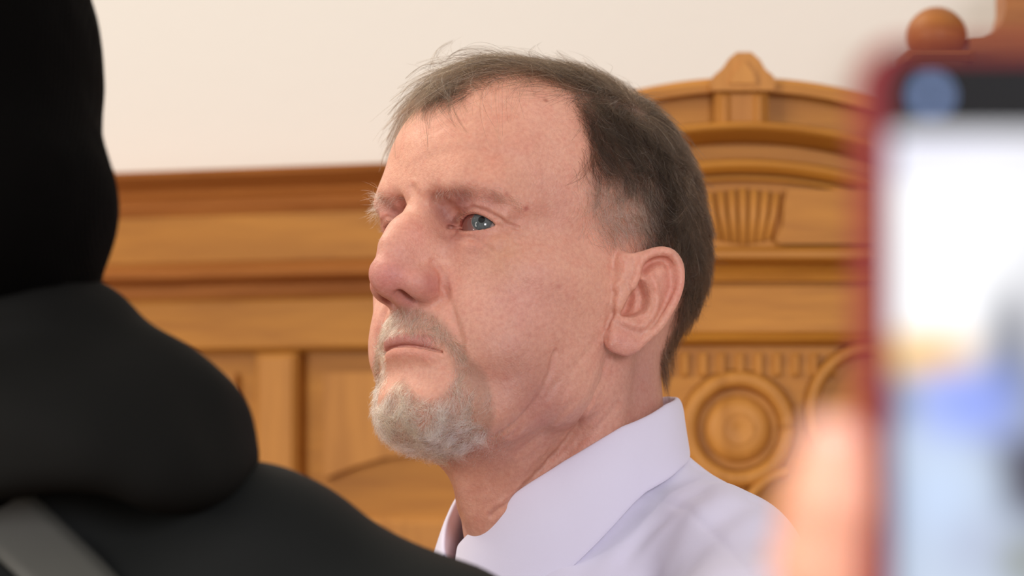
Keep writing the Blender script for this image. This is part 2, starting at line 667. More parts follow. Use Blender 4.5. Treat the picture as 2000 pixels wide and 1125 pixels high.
def h2w(P):
    return (np.asarray(P, float) * 0.001) @ HB.T + H0


def w2h(Wp):
    return ((np.asarray(Wp, float) - H0) @ HB) * 1000


def w2px(Wp):
    q = np.asarray(Wp) - cam_pos
    z = q @ FWD
    return W / 2 + FPX * (q @ RIGHT) / z, H / 2 - FPX * (q @ UP) / z


def h2px(P):
    return w2px(h2w(P))


CAMH = w2h(cam_pos[None])[0]


def px_ray_h(px, py):
    p = w2h(unproj(px, py, 1.0)[None])[0]
    d = p - CAMH
    return d / np.linalg.norm(d)


# ------------------------------------------------------------------ ear, traced on its own plane
EA = math.radians(27)
eN = np.array([math.sin(EA), math.cos(EA), -0.03]); eN /= np.linalg.norm(eN)
eA = np.array([-math.cos(EA), math.sin(EA), 0.0])
eB = np.cross(eA, eN); eB *= np.sign(eB[2])
eO = np.array([0, 76.0, 0])


def ear_uv(cx, cy):
    px = 1100 + cx / 3.309
    py = 440 + cy / 3.309
    d = px_ray_h(px, py)
    t = ((eO - CAMH) @ eN) / (d @ eN)
    q = CAMH + t * d - eO
    return (q @ eA, q @ eB)


def spline(pts, closed=False, m=4):
    P_ = [np.array(p, float) for p in pts]
    n_ = len(P_)
    out = []
    for i in range(n_ if closed else n_ - 1):
        if closed: a, b, c, d = P_[i - 1], P_[i], P_[(i + 1) % n_], P_[(i + 2) % n_]
        else: a, b, c, d = P_[max(i - 1, 0)], P_[i], P_[i + 1], P_[min(i + 2, n_ - 1)]
        for k in range(m):
            u = k / m
            out.append(0.5 * (2 * b + (c - a) * u + (2 * a - 5 * b + 4 * c - d) * u * u + (3 * b - a - 3 * c + d) * u ** 3))
    if not closed: out.append(P_[-1])
    return out


E = lambda pts: [ear_uv(*p) for p in (spline(pts, False, 3) if len(pts) > 3 else pts)]
EC_ = lambda pts: [ear_uv(*p) for p in spline(pts, True, 3)]
EAR_OUT = EC_([(330, 470), (370, 300), (400, 190), (500, 150), (600, 134), (680, 142), (735, 185), (768, 270), (775, 380), (748, 480), (692, 582), (640, 660),
             (570, 740), (500, 790), (430, 830), (370, 842), (310, 825), (275, 785), (268, 720), (285, 640), (320, 560)])
EAR_HEL = E([(440, 395), (468, 330), (490, 250), (540, 195), (620, 172), (695, 188), (742, 260), (750, 380), (718, 480), (665, 575), (605, 665), (530, 735), (470, 790)])
EAR_ANT = E([(545, 330), (572, 380), (590, 450), (592, 530), (575, 600), (530, 645), (470, 655), (400, 635)])
EAR_ANT2 = E([(640, 290), (610, 340), (585, 400)])
EAR_CON = EC_([(475, 365), (445, 420), (400, 500), (360, 580), (400, 597), (470, 585), (530, 550), (548, 480), (535, 415), (505, 360)])
EAR_CON_DEEP = EC_([(465, 390), (430, 450), (395, 530), (370, 580), (440, 575), (480, 500)])
EAR_SCA = E([(530, 270), (600, 235), (675, 270), (700, 380), (672, 480), (625, 580), (575, 650)])
EAR_ROOT = E([(400, 215), (395, 300), (370, 370)])
EAR_FOS = E([(515, 310), (550, 245), (640, 212), (690, 245)])
EAR_LOB = E([(350, 740), (410, 770)])
EAR_TRG = E([(355, 400), (375, 440), (345, 520)])
EAR_ATR = E([(375, 625), (430, 640)])


def ear_cut(P):
    q = P - eO.astype(P.dtype)
    a, b, z = q @ eA, q @ eB, q @ eN
    return np.maximum(np.maximum(poly_sd(a, b, EAR_CON) + 0.3, -z - 16.5), z - 25)


def ear_sdf(P):
    q = P - eO.astype(P.dtype)
    a, b, z = q @ eA, q @ eB, q @ eN
    od = poly_sd(a, b, EAR_OUT)
    gs = lambda d, s: np.exp(-(d / s) ** 2)
    dh = line_d(a, b, EAR_HEL)
    con = poly_sd(a, b, EAR_CON)
    deep = poly_sd(a, b, EAR_CON_DEEP)
    z0 = -3.0 * gs(line_d(a, b, EAR_SCA), 3.2) - 3.2 * gs(line_d(a, b, EAR_FOS), 2.4) + 2.7 * gs(line_d(a, b, EAR_ANT), 3.0) + 1.0 * gs(line_d(a, b, EAR_ANT2), 3.5)
    z0 = z0 - 7.0 * sstep(-con, -1.0, 2.6) - 6.0 * sstep(-deep, -1, 3.5)
    z0 = z0 + 1.5 * gs(dh, 3.0)
    kc = sstep(-con, -3.5, 0.5)
    f = smax((np.abs(z - z0 + 2.2 * kc) - 2.0 - 2.2 * kc) * (0.75 - 0.25 * kc), od + 1.2, 1.8)
    hel = np.sqrt(dh ** 2 + (z - 1.7) ** 2) - (2.5 - 0.35 * sstep(b, -5, 10) + 0.5 * sstep(b, 10, 22))
    f = smin(f, hel, 1.4)
    f = smin(f, np.sqrt(line_d(a, b, EAR_ROOT) ** 2 + (z + 3.0) ** 2) - 4.6, 3.0)
    lob = np.sqrt(line_d(a, b, EAR_LOB) ** 2 + (1.6 * (z - 0.3)) ** 2) - 6.6
    f = smin(f, lob, 3.0)
    trg = np.sqrt(line_d(a, b, EAR_TRG) ** 2 + (z - 0.2) ** 2) - 3.3
    f = smin(f, trg, 2.6)
    atr = np.sqrt(line_d(a, b, EAR_ATR) ** 2 + (z - 0.6) ** 2) - 2.6
    f = smin(f, atr, 2.5)
    return f


# ------------------------------------------------------------------ head
EC = np.array([69.5, 31.5, 19.5])
ER = 12.3
_ea = math.radians(12)
evF = np.array([math.cos(_ea), math.sin(_ea), 0])
evL = np.array([-math.sin(_ea), math.cos(_ea), 0])


def skull_sdf(P):
    A = P.copy()
    A[:, 1] = np.abs(A[:, 1])
    f = ell(A, (-8, 0, 50), (95, 76, 82))
    f = smin(f, ell(A, (36, 0, 56), (62, 61, 58)), 22)
    f = smin(f, ell(A, (-48, 0, 28), (54, 62, 52)), 22)
    return f


def neck_sdf(A):
    f = cap(A, (-30, 0, -20), (-78, 0, -190), 56, 54)
    f = smin(f, cap(A, (13, 0, -75), (-48, 0, -190), 30, 30), 22)
    return f


def head_sdf(P):
    A = P.copy()
    A[:, 1] = np.abs(A[:, 1])
    f = skull_sdf(P)
    A[:, 0] += 9.0 * sstep(A[:, 0], 55, 100) * sstep(-A[:, 2], -18, 12)
    # face core
    f = smin(f, ell(A, (36, 0, -4), (52, 58, 60)), 18)
    # brow ridge
    f = smin(f, chain(A, [(86, 8, 39), (83, 26, 42), (73, 42, 40), (58, 51, 34)], [9, 9.5, 9, 6], 8), 10)
    # cheek bones, upper cheek
    f = smin(f, ell(A, (48, 41, -3), (35, 25, 21), rotm(0, 0, -28)), 16)
    f = smin(f, ell(A, (14, 58, -4), (34, 13, 16)), 16)
    # maxilla and muzzle
    f = smin(f, ell(A, (68, 0, -38), (31, 34, 34)), 14)
    # cheek flesh
    f = smin(f, ell(A, (52, 32, -36), (30, 25, 34)), 14)
    f = smin(f, ell(A, (25, 48, -38), (34, 20, 38)), 16)
    # mandible
    f = smin(f, chain(A, [(4, 56, -14), (8, 50, -60), (44, 36, -76), (73, 12, -80)], [10, 13, 14, 13], 12), 16)
    f = smin(f, ell(A, (75, 0, -76), (17, 23, 17)), 12)
    f = smin(f, ell(A, (33, 0, -78), (50, 38, 26)), 18)
    # neck
    f = smin(f, neck_sdf(A), 20)
    f = smin(f, chain(A, [(-18, 54, -30), (-26, 45, -90), (-24, 26, -165)], [10, 10, 10], 10), 14)
    f = smin(f, ell(A, (12, 0, -118), (16, 11, 18)), 14)
    # shoulders base (under the shirt)
    f = smin(f, chain(A, [(-84, 0, -230), (-90, 90, -262)], [50, 36]), 20)
    # temples and orbit
    f = smax(f, -ell(A, (84, 34, 22), (17, 20, 12.5)), 9)
    f = smax(f, -ell(A, (97, 17, 21), (13, 9, 14)), 8)
    # eyelids
    q = A - EC.astype(A.dtype)
    lid = np.sqrt((q * q).sum(1)) - (ER + 2.2)
    f = smin(f, lid, 4.0)
    # under-eye bag
    f = smin(f, chain(A, [(80, 22, 7), (80, 33, 4), (73, 44, 8)], [4.5, 5, 4], 4), 5)
    # upper lid hood (older man, skin sags over the outer lid)
    f = smin(f, chain(A, [(83, 24, 33), (79, 38, 32.5), (71, 47, 27)], [3.2, 3.8, 3.0], 4), 7)
    # nose
    f = smin(f, chain(A, [(86, 0, 30), (97.5, 0, 13), (110, 0, -2), (114, 0, -13)], [8, 8.2, 9.2, 12.2], 4), 7)
    f = smin(f, ell(A, (88, 0, -3), (24, 18, 26), rotm(0, -18, 0)), 9)
    f = smin(f, ell(A, (100, 13.5, -17), (14.5, 8.5, 9.5)), 6)
    f = smin(f, chain(A, [(113, 0, -21), (99, 0, -27)], [5, 4.5]), 3.5)
    f = smax(f, -ell(A, (107, 8.2, -26.5), (8.6, 3.8, 8), rotm(0, 12, -14)), 1.6)
    # lips
    LU = 49.8 + 0.0045 * A[:, 1] ** 2
    uu = A[:, 2] + LU
    le = (1 - sstep(A[:, 1], 13, 24)) * sstep(A[:, 0], 50, 70)
    f = f - 2.3 * le * np.exp(-((uu - 3.6) / 3.6) ** 2) - 3.2 * le * np.exp(-((uu + 5.0) / 4.4) ** 2)
    f = f + 0.9 * np.exp(-((A[:, 1]) / 2.6) ** 2) * np.exp(-((uu - 13) / 6.5) ** 2) * sstep(A[:, 0], 50, 70)
    # sulcus below the lower lip
    f = smax(f, -chain(A, [(102, 0, -65), (95, 18, -65)], [6, 5]), 9)
    # mouth line
    mc = np.maximum(np.maximum(np.abs(uu) - 0.75, -(f + 3.2)), np.maximum(A[:, 1] - 24.0, 60 - A[:, 0]))
    f = smax(f, -mc, 1.5)
    # eye opening
    s = q @ evL
    v = q[:, 2] - 0.06 * s
    d = q @ evF
    r = np.sqrt((q * q).sum(1))
    k = np.clip(1 - (np.abs(s - 0.4) / 12.6) ** 2.2, 0, 1)
    up = 6.0 * k ** 0.75 - 0.35 - 0.12 * s
    lo = -4.4 * k ** 0.75 + 0.2
    op = np.maximum(np.maximum(v - up, lo - v) * 0.9, -d + 3)
    op = np.maximum(op, (ER - 1.2) - r)
    op = np.maximum(op, r - 21)
    f = smax(f, -op, 0.9)
    # ear
    m = (A[:, 1] > 50) & (A[:, 0] < 40) & (A[:, 0] > -65) & (A[:, 2] > -70) & (A[:, 2] < 65)
    if m.any():
        f = f.copy()
        g = smin(smax(f[m], -ear_cut(A[m]), 1.5), ear_sdf(A[m]), 2.5)
        f[m] = g
    return f.astype(P.dtype)


HRES = 0.9
HV, HQ = surface_nets(head_sdf, (-125, -125, -250), (140, 125, 150), HRES, band=1.6)
HV = relax(HV, HQ, 1, 0.35)
print('head', len(HV), time.time() - T0)

# ------------------------------------------------------------------ creases and folds laid on the skin surface
def ray_pts(pl, bvh, step=4.0):
    out = []
    for i in range(len(pl) - 1):
        a, b = np.array(pl[i], float), np.array(pl[i + 1], float)
        n = max(1, int(np.linalg.norm(b - a) / step))
        for k in range(n + (i == len(pl) - 2)):
            p = a + (b - a) * k / n
            hit = bvh.ray_cast(Vector(CAMH), Vector(px_ray_h(*p)))
            if hit[0] is not None: out.append(np.array(hit[0]))
    return np.array(out)


def seg_dist(P, pts):
    d = np.full(len(P), 1e9)
    for i in range(len(pts) - 1):
        a, ab = pts[i], pts[i + 1] - pts[i]
        if np.linalg.norm(ab) > 12: continue
        t = np.clip(((P - a) @ ab) / (ab @ ab + 1e-9), 0, 1)
        d = np.minimum(d, np.linalg.norm(P - a - t[:, None] * ab, axis=1))
    return d


bvh0 = BVHTree.FromPolygons([tuple(v) for v in HV], [tuple(q) for q in HQ.tolist()])
HN = vnormals(HV, HQ)
CREASES = [
    # nasolabial fold
    ([(866, 556), (876, 590), (888, 625), (898, 660), (906, 700)], 2.2, 1.15, 1), ([(866, 560), (880, 610), (898, 665), (910, 710)], 8, 1.3, 1),
    # groove round the nostril wing
    ([(846, 515), (860, 530), (869, 552), (866, 578), (852, 592)], 2.0, 1.1, 1),
    # upper lid folds
    ([(893, 428), (908, 414), (930, 407), (950, 411), (970, 424), (990, 438), (1012, 446)], 1.1, 1.2, 1),
    ([(888, 432), (897, 422), (908, 413)], 1.6, 0.5, 1),
    # crow's feet
    ([(975, 440), (992, 458), (1006, 470), (1016, 477)], 1.1, 0.55, 1), ([(1000, 442), (1020, 449), (1042, 447)], 1.2, 0.5, 1),
    ([(990, 450), (1010, 456), (1030, 458)], 1.0, 0.35, 1),
    # lower lid
    ([(893, 463), (915, 464), (940, 473), (962, 487)], 1.2, 0.5, 1), ([(868, 455), (880, 478), (905, 492), (945, 497), (985, 485)], 4.0, 0.9, 1),
    ([(905, 452), (930, 454), (960, 450)], 1.0, 0.35, 1),
    # frown lines
    ([(803, 366), (812, 380), (828, 396)], 1.8, 0.5, 1), ([(838, 378), (850, 398), (868, 408)], 1.4, 0.5, 1),
    # hollow between brow and nose root
    ([(855, 391), (868, 404), (876, 418)], 5.5, 2.8, 1), ([(880, 402), (905, 399), (925, 398)], 3.0, 0.8, 1),
    # jowl edge
    ([(1084, 690), (1076, 725), (1060, 760), (1034, 800), (1000, 832), (965, 856)], 1.5, 0.9, 0), ([(1090, 690), (1070, 750), (1030, 806), (960, 862)], 6, 2.0, 0),
    # neck creases
    ([(1188, 703), (1178, 745), (1160, 790), (1128, 835), (1095, 880), (1060, 920), (1010, 965), (960, 1005)], 1.5, 1.1, 0),
    ([(1188, 705), (1160, 790), (1095, 880), (1010, 965)], 6, 1.7, 0),
    ([(1172, 655), (1146, 690), (1112, 722), (1084, 752), (1050, 792), (1000, 850)], 2.0, 0.45, 0),
    ([(1150, 735), (1125, 775), (1090, 812), (1050, 850), (1010, 885)], 1.8, 0.4, 0), ([(1195, 720), (1170, 775), (1120, 850), (1075, 900)], 1.4, 0.4, 0), ([(1140, 700), (1110, 735), (1095, 770)], 1.6, 0.35, 0), ([(1010, 915), (1060, 870), (1110, 815)], 2.4, 0.4, 0),
    ([(1205, 790), (1160, 840), (1110, 893), (1060, 940)], 1.6, 0.5, 0),
    ([(1160, 810), (1120, 862), (1080, 905)], 3.0, 0.6, 0),
    ([(930, 985), (905, 1000), (890, 1020)], 3.0, 0.6, 0), ([(1000, 905), (950, 950), (900, 985)], 3.5, 0.5, 0),
    # in front of the ear
    ([(1197, 598), (1190, 630), (1184, 665)], 1.8, 0.9, 0), ([(1186, 600), (1182, 640)], 1.3, 0.4, 0),
    # forehead
    ([(830, 262), (880, 243), (950, 235), (1020, 250)], 3.0, 0.35, 0), ([(810, 320), (850, 300), (930, 290), (1010, 305)], 3.0, 0.35, 0),
    ([(835, 310), (828, 340), (838, 365)], 3.0, 0.35, 0),
    # hollow of the cheek and temple
    ([(1075, 330), (1070, 400), (1055, 430)], 16, 1.6, 1),
]
BULGE = [
    ([(888, 452), (915, 458), (950, 460)], 2.2, 0.5, 1), ([(905, 720), (930, 770), (950, 810)], 12, 1.8, 1),
    ([(1000, 700), (1030, 740), (1000, 790)], 20, 2.2, 0), ([(1200, 740), (1150, 850), (1080, 950)], 7, 1.6, 0),
    ([(1135, 760), (1085, 840), (1020, 910)], 6, 1.2, 0), ([(930, 400), (955, 404), (985, 425)], 3.0, 0.7, 1), ([(852, 372), (885, 360), (930, 362), (975, 380)], 5.0, 1.2, 1),
    ([(935, 690), (925, 650), (912, 610)], 10, 1.3, 1),
]
disp = np.zeros(len(HV))
for lst, sg in ((CREASES, -1), (BULGE, 1)):
    for pl, wd, dp, sym in lst:
        pts = ray_pts(pl, bvh0)
        for mir in ((1, -1) if sym else (1,)):
            q = pts * np.array([1, mir, 1])
            if wd < 3: q = q + 0.9 * np.stack([vnoise(q / 7, 200 + c) for c in range(3)], 1)
            lo, hi = q.min(0) - 3 * wd, q.max(0) + 3 * wd
            m = np.where(((HV > lo) & (HV < hi)).all(1))[0]
            if len(m) == 0: continue
            d = seg_dist(HV[m], q)
            jit = 1 + 0.35 * vnoise(HV[m] / 6.0, 3) if wd < 3 else 1
            g = np.exp(-(d / wd) ** 2) * jit
            if wd < 3: g = g - 0.35 * np.exp(-((d - 2.1 * wd) / wd) ** 2)
            disp[m] += sg * dp * g
# soft uneven flesh
disp += 0.35 * vnoise(HV / 14.0, 5) + 0.16 * vnoise(HV / 6.0, 6)
ez = np.linalg.norm(np.abs(HV) * [1, 1, 1] - EC, axis=1)
disp *= np.where((np.abs(HV[:, 1]) > 8) & (np.linalg.norm(HV * [1, np.sign(1), 1] * np.where(HV[:, 1:2] < 0, [[1, -1, 1]], [[1, 1, 1]]) - EC, axis=1) < ER + 0.4), 0, 1)
HV = HV + disp[:, None] * HN
HN = vnormals(HV, HQ)
bvh = BVHTree.FromPolygons([tuple(v) for v in HV], [tuple(q) for q in HQ.tolist()])
print('creases', time.time() - T0)


def surf(px, py):
    hit = bvh.ray_cast(Vector(CAMH), Vector(px_ray_h(px, py)))
    return np.array(hit[0]) if hit[0] is not None else None


# ------------------------------------------------------------------ skin colour (pigment, plus painted shade on brow hollows, jaw, temple and forehead)
def lin(r, g, b):
    c = np.array([r, g, b], float) / 255
    return np.where(c <= 0.04045, c / 12.92, ((c + 0.055) / 1.055) ** 2.4)


SK = np.tile(lin(222, 167, 145), (len(HV), 1))
AV = HV * np.where(HV[:, 1:2] < 0, [[1, -1, 1]], [[1, 1, 1]])
PXA, PYA = h2px(AV)


def blob(px, py, rad, col, st, sym=1, ax=(1, 1, 1)):
    c = surf(px, py)
    if c is None: return
    P = AV if sym else HV
    d = np.linalg.norm((P - c) * np.array(ax), axis=1)
    k = (st * np.exp(-(d / rad) ** 2))[:, None]
    SK[:] = SK * (1 - k) + lin(*col) * k


blob(950, 560, 26, (232, 176, 156), 0.7)
blob(1040, 600, 24, (208, 148, 134), 0.5)
blob(1020, 740, 24, (184, 130, 114), 0.8)  # jaw darkened, its shade put into the tone
blob(900, 300, 40, (220, 162, 136), 0.7)
blob(1040, 230, 20, (220, 168, 150), 0.5)
blob(1080, 400, 20, (204, 150, 132), 0.65)  # temple shade painted into the skin tone
blob(980, 260, 26, (214, 156, 132), 0.6)  # forehead toned down, standing in for weaker light
blob(760, 545, 16, (202, 130, 124), 0.8)
blob(845, 555, 9, (186, 112, 106), 0.7)
blob(800, 590, 9, (176, 106, 100), 0.7)
blob(810, 460, 10, (222, 150, 132), 0.6)
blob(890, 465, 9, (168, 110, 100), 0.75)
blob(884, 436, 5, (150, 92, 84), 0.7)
blob(1000, 440, 8, (190, 134, 118), 0.5)
blob(868, 412, 7, (150, 98, 92), 0.75)  # shade of the hollow under the inner brow, painted
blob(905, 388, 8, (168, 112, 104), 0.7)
blob(965, 395, 8, (190, 134, 120), 0.5)
blob(935, 470, 11, (198, 134, 118), 0.6)
blob(985, 500, 12, (205, 152, 118), 0.5)
blob(900, 400, 8, (160, 104, 98), 0.75)  # more painted shade between brow and lid
blob(940, 395, 9, (196, 136, 124), 0.6)
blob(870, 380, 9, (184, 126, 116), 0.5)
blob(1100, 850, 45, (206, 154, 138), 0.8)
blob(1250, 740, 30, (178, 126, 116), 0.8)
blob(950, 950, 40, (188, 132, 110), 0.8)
blob(1260, 520, 14, (216, 150, 132), 0.5)
blob(1320, 560, 12, (212, 140, 128), 0.5)
blob(1225, 670, 12, (206, 140, 130), 0.5)
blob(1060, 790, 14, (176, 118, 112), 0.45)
blob(1028, 407, 1.4, (165, 80, 70), 0.8, 0)
blob(1066, 196, 1.6, (165, 95, 75), 0.8, 0)
blob(990, 380, 1.2, (180, 100, 90), 0.5, 0)
blob(1090, 560, 1.6, (180, 105, 92), 0.4, 0)
blob(1035, 655, 1.5, (175, 105, 92), 0.4, 0)
MN = vnoise(HV / 9, 11) * 0.5 + vnoise(HV / 4, 12) * 0.3 + vnoise(HV / 2, 13) * 0.2
k = np.clip(0.36 * MN, -0.28, 0.36)[:, None]
SK = np.where(k > 0, SK * (1 - k) + SK * np.array([0.95, 0.62, 0.6]) * k, SK * (1 + k) + SK * np.array([1.12, 1.14, 1.1]) * (-k))
# lips
LU_ = AV[:, 2] + 49.8 + 0.0045 * AV[:, 1] ** 2
lm = (AV[:, 0] > 66) * (1 - sstep(AV[:, 1], 17, 24))
k = (sstep(LU_, -0.8, 0.5) * (1 - sstep(LU_, 5.5, 8.5)) * 0.75 * lm)[:, None]
SK = SK * (1 - k) + lin(178, 112, 108) * k
k = (sstep(-LU_, 0.2, 1.5) * (1 - sstep(-LU_, 5.0, 9)) * 0.4 * lm)[:, None]
SK = SK * (1 - k) + lin(212, 142, 126) * k
# wet rims of the eyelids
de = np.linalg.norm(AV - EC, axis=1)
k = (np.exp(-((de - ER) / 1.3) ** 2) * (AV[:, 0] > 70) * 0.7)[:, None]
SK = SK * (1 - k) + lin(176, 96, 88) * k
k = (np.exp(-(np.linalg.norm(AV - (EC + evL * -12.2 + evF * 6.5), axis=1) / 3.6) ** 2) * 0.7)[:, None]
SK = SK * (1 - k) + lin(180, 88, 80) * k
# scalp under the hair and shaved cheeks
SCALP = [(872, 196), (884, 198), (905, 188), (950, 170), (1000, 160), (1050, 163), (1090, 176), (1118, 200), (1136, 240), (1140, 290), (1128, 340), (1130, 400), (1146, 450),
         (1172, 492), (1196, 500), (1236, 492), (1262, 484), (1300, 492), (1336, 540), (1318, 640), (1292, 690), (1300, 745), (1330, 770), (1440, 770), (1440, 0), (820, 0), (850, 150)]
sd_sc = poly_sd(PXA, PYA, SCALP)
up_ok = (AV[:, 2] > -75)
k = (sstep(-sd_sc, -2, 45) * 0.8 * up_ok * (1 - 0.5 * sstep(AV[:, 0], -26, 10) * sstep(-AV[:, 2], -84, -60)))[:, None]
SK = SK * (1 - k) + lin(66, 50, 42) * k
BEARD = [(742, 718), (775, 722), (792, 742), (812, 772), (845, 782), (872, 762), (888, 735), (884, 700), (868, 678), (835, 655), (795, 646), (765, 650), (748, 668), (735, 640), (752, 612), (775, 598),
         (815, 598), (848, 612), (872, 634), (896, 664), (920, 700), (950, 730), (962, 770), (966, 815), (955, 850), (920, 880), (880, 896), (840, 905), (760, 880), (700, 800)]
sd_b = poly_sd(PXA, PYA, BEARD)
k = (sstep(-sd_b, -8, 10) * 0.5 * (AV[:, 0] > 20))[:, None]
SK = SK * (1 - k) + lin(150, 122, 106) * k

def color_attr(me, name, cols):
    a = me.color_attributes.new(name, 'FLOAT_COLOR', 'POINT')
    a.data.foreach_set('color', np.concatenate([cols, np.ones((len(cols), 1))], 1).astype(np.float32).ravel())


skin, nt, b = new_mat('skin')
at = N(nt, 'ShaderNodeAttribute', attribute_name='tone')
tc = N(nt, 'ShaderNodeTexCoord')
n1 = N(nt, 'ShaderNodeTexNoise', i_Scale=420.0, i_Detail=6.0, i_Roughness=0.65)
n2 = N(nt, 'ShaderNodeTexNoise', i_Scale=130.0, i_Detail=4.0)
v1 = N(nt, 'ShaderNodeTexVoronoi', i_Scale=900.0)
for n_ in (n1, n2, v1): nt.links.new(tc.outputs['Object'], n_.inputs['Vector'])
mx = N(nt, 'ShaderNodeMix', data_type='RGBA', blend_type='MULTIPLY')
rp = N(nt, 'ShaderNodeValToRGB')
rp.color_ramp.elements[0].position = 0.33; rp.color_ramp.elements[0].color = (0.80, 0.60, 0.58, 1)
rp.color_ramp.elements[1].position = 0.62; rp.color_ramp.elements[1].color = (1.06, 1.05, 1.04, 1)
nt.links.new(n1.outputs[0], rp.inputs[0])
mx.inputs[0].default_value = 0.45
nt.links.new(at.outputs['Color'], mx.inputs[6]); nt.links.new(rp.outputs[0], mx.inputs[7])
nt.links.new(mx.outputs[2], b.inputs['Base Color'])
b.inputs['Subsurface Weight'].default_value = 0.35
b.inputs['Subsurface Radius'].default_value = (1.0, 0.35, 0.2)
b.inputs['Subsurface Scale'].default_value = 0.004
b.inputs['Roughness'].default_value = 0.5
b.inputs['Specular IOR Level'].default_value = 0.45
mr = N(nt, 'ShaderNodeMapRange', i_3=0.36, i_4=0.62)
nt.links.new(n2.outputs[0], mr.inputs[0]); nt.links.new(mr.outputs[0], b.inputs['Roughness'])
ad = N(nt, 'ShaderNodeMath', operation='ADD'); ml = N(nt, 'ShaderNodeMath', operation='MULTIPLY', i_1=0.6)
nt.links.new(v1.outputs['Distance'], ml.inputs[0]); nt.links.new(n1.outputs[0], ad.inputs[0]); nt.links.new(ml.outputs[0], ad.inputs[1])
bp = N(nt, 'ShaderNodeBump', i_Strength=0.42, i_Distance=0.0006)
nt.links.new(ad.outputs[0], bp.inputs['Height']); nt.links.new(bp.outputs[0], b.inputs['Normal'])

man = tag(empty('person', (float(H0[0]), float(H0[1]) + 0.05, 0.0)),
          'grey-bearded man with receding brown hair in a pale lilac shirt, looking up left', 'person')


def hobj(name, P, Fc, mat, parent=man, world=False, **kw):
    Wv = np.asarray(P) if world else h2w(P)
    off = np.array(man.location)
    o = mesh_obj(name, Wv - off, Fc, mat, parent, **kw)
    return o


body = hobj('body', HV, HQ, skin)
color_attr(body.data, 'tone', SK)

# ------------------------------------------------------------------ eyes
em, nt, b = new_mat('eyeball')
at = N(nt, 'ShaderNodeAttribute', attribute_name='tone')
nt.links.new(at.outputs['Color'], b.inputs['Base Color'])
b.inputs['Roughness'].default_value = 0.08
b.inputs['Coat Weight'].default_value = 0.5
b.inputs['Specular IOR Level'].default_value = 0.25
b.inputs['Coat Roughness'].default_value = 0.02
for side, gp in ((1, (941, 430)), (-1, None)):
    c = EC * [1, side, 1]
    nu, nv = 96, 72
    # local: +x gaze
    if gp:
        d = px_ray_h(*gp)
        oc = CAMH - c
        bq = oc @ d
        disc = bq * bq - (oc @ oc - ER * ER)
        hit = CAMH + d * (-bq - math.sqrt(max(disc, 0)))
        g = hit - c
        gaze = g / np.linalg.norm(g)
        print('gaze', gaze)
    x = gaze; y = np.cross([0, 0, 1], x); y /= np.linalg.norm(y); z = np.cross(x, y)
    vs, cs = [], []
    for i in range(nv + 1):
        th = math.pi * (i / nv) ** 1.35
        for j in range(nu):
            ph = 2 * math.pi * j / nu
            r = ER
            if th < 0.52: r = ER + 1.0 * (1 - (th / 0.52) ** 2) * 0.9
            vs.append(c + r * (math.cos(th) * x + math.sin(th) * (math.cos(ph) * y + math.sin(ph) * z)))
            dmm = math.sin(th) * ER
            fib = 0.5 + 0.5 * math.sin(ph * 23 + 3 * math.sin(ph * 7)) * math.sin(ph * 41 + 1)
            if th > 1.5: col = np.array([0.6, 0.5, 0.46])
            elif dmm < 1.7: col = np.array([0.004, 0.004, 0.005])
            elif dmm < 5.7:
                t = (dmm - 1.7) / 4.2
                col = np.array([0.080, 0.092, 0.094]) * (0.75 + 0.5 * fib) * (1.05 - 0.55 * max(0, t - 0.72) / 0.28)
            elif dmm < 6.1: col = np.array([0.2, 0.17, 0.16])
            else:
                inn = max(0.0, -(math.cos(ph) * (y @ (evL * [1, side, 1])) + math.sin(ph) * (z @ (evL * [1, side, 1]))))
                col = np.array([0.36, 0.27, 0.25]) * (1 - inn ** .5) + np.array([0.16, 0.04, 0.03]) * inn ** .5
            cs.append(col)
    fs = [(i * nu + j, (i + 1) * nu + j, (i + 1) * nu + (j + 1) % nu, i * nu + (j + 1) % nu) for i in range(nv) for j in range(nu)]
    eo = hobj('eyeball', vs, np.array(fs), em)
    color_attr(eo.data, 'tone', np.array(cs))

# ------------------------------------------------------------------ hair
def hair_mat(name, rough=0.35, ior=1.55):
    m = bpy.data.materials.new(name)
    m.use_nodes = True
    nt = m.node_tree
    nt.nodes.clear()
    out = nt.nodes.new('ShaderNodeOutputMaterial')
    h = nt.nodes.new('ShaderNodeBsdfHairPrincipled')
    h.parametrization = 'COLOR'
    h.inputs['Roughness'].default_value = rough
    h.inputs['Radial Roughness'].default_value = 0.5
    h.inputs['IOR'].default_value = ior
    at = N(nt, 'ShaderNodeAttribute', attribute_name='tone')
    nt.links.new(at.outputs['Color'], h.inputs['Color'])
    nt.links.new(h.outputs[0], out.inputs[0])
    return m


HAIR = hair_mat('hair')
HAIR_DARK = hair_mat('dark_hair', 0.4, 1.33)


def curves_obj(name, S, rad, cols, parent=man, mat=HAIR):
    """S (n,k,3) world positions"""
    n, k, _ = S.shape
    cu = bpy.data.hair_curves.new(name)
    cu.add_curves([k] * n)
    off = np.array(parent.matrix_world.translation) if parent else 0
    if parent is man: off = np.array(man.location)
    cu.position_data.foreach_set('vector', (S - off).reshape(-1).astype(np.float32))
    t = np.linspace(0, 1, k)
    R = (np.asarray(rad)[:, None] * (1 - 0.75 * t ** 2)[None]).astype(np.float32)
    if 'radius' not in cu.attributes: cu.attributes.new('radius', 'FLOAT', 'POINT')
    cu.attributes['radius'].data.foreach_set('value', R.ravel())
    a = cu.attributes.new('tone', 'FLOAT_COLOR', 'CURVE')
    a.data.foreach_set('color', np.concatenate([cols, np.ones((n, 1))], 1).astype(np.float32).ravel())
    cu.materials.append(mat)
    o = bpy.data.objects.new(name, cu)
    C.objects.link(o)
    o.parent = parent
    return o


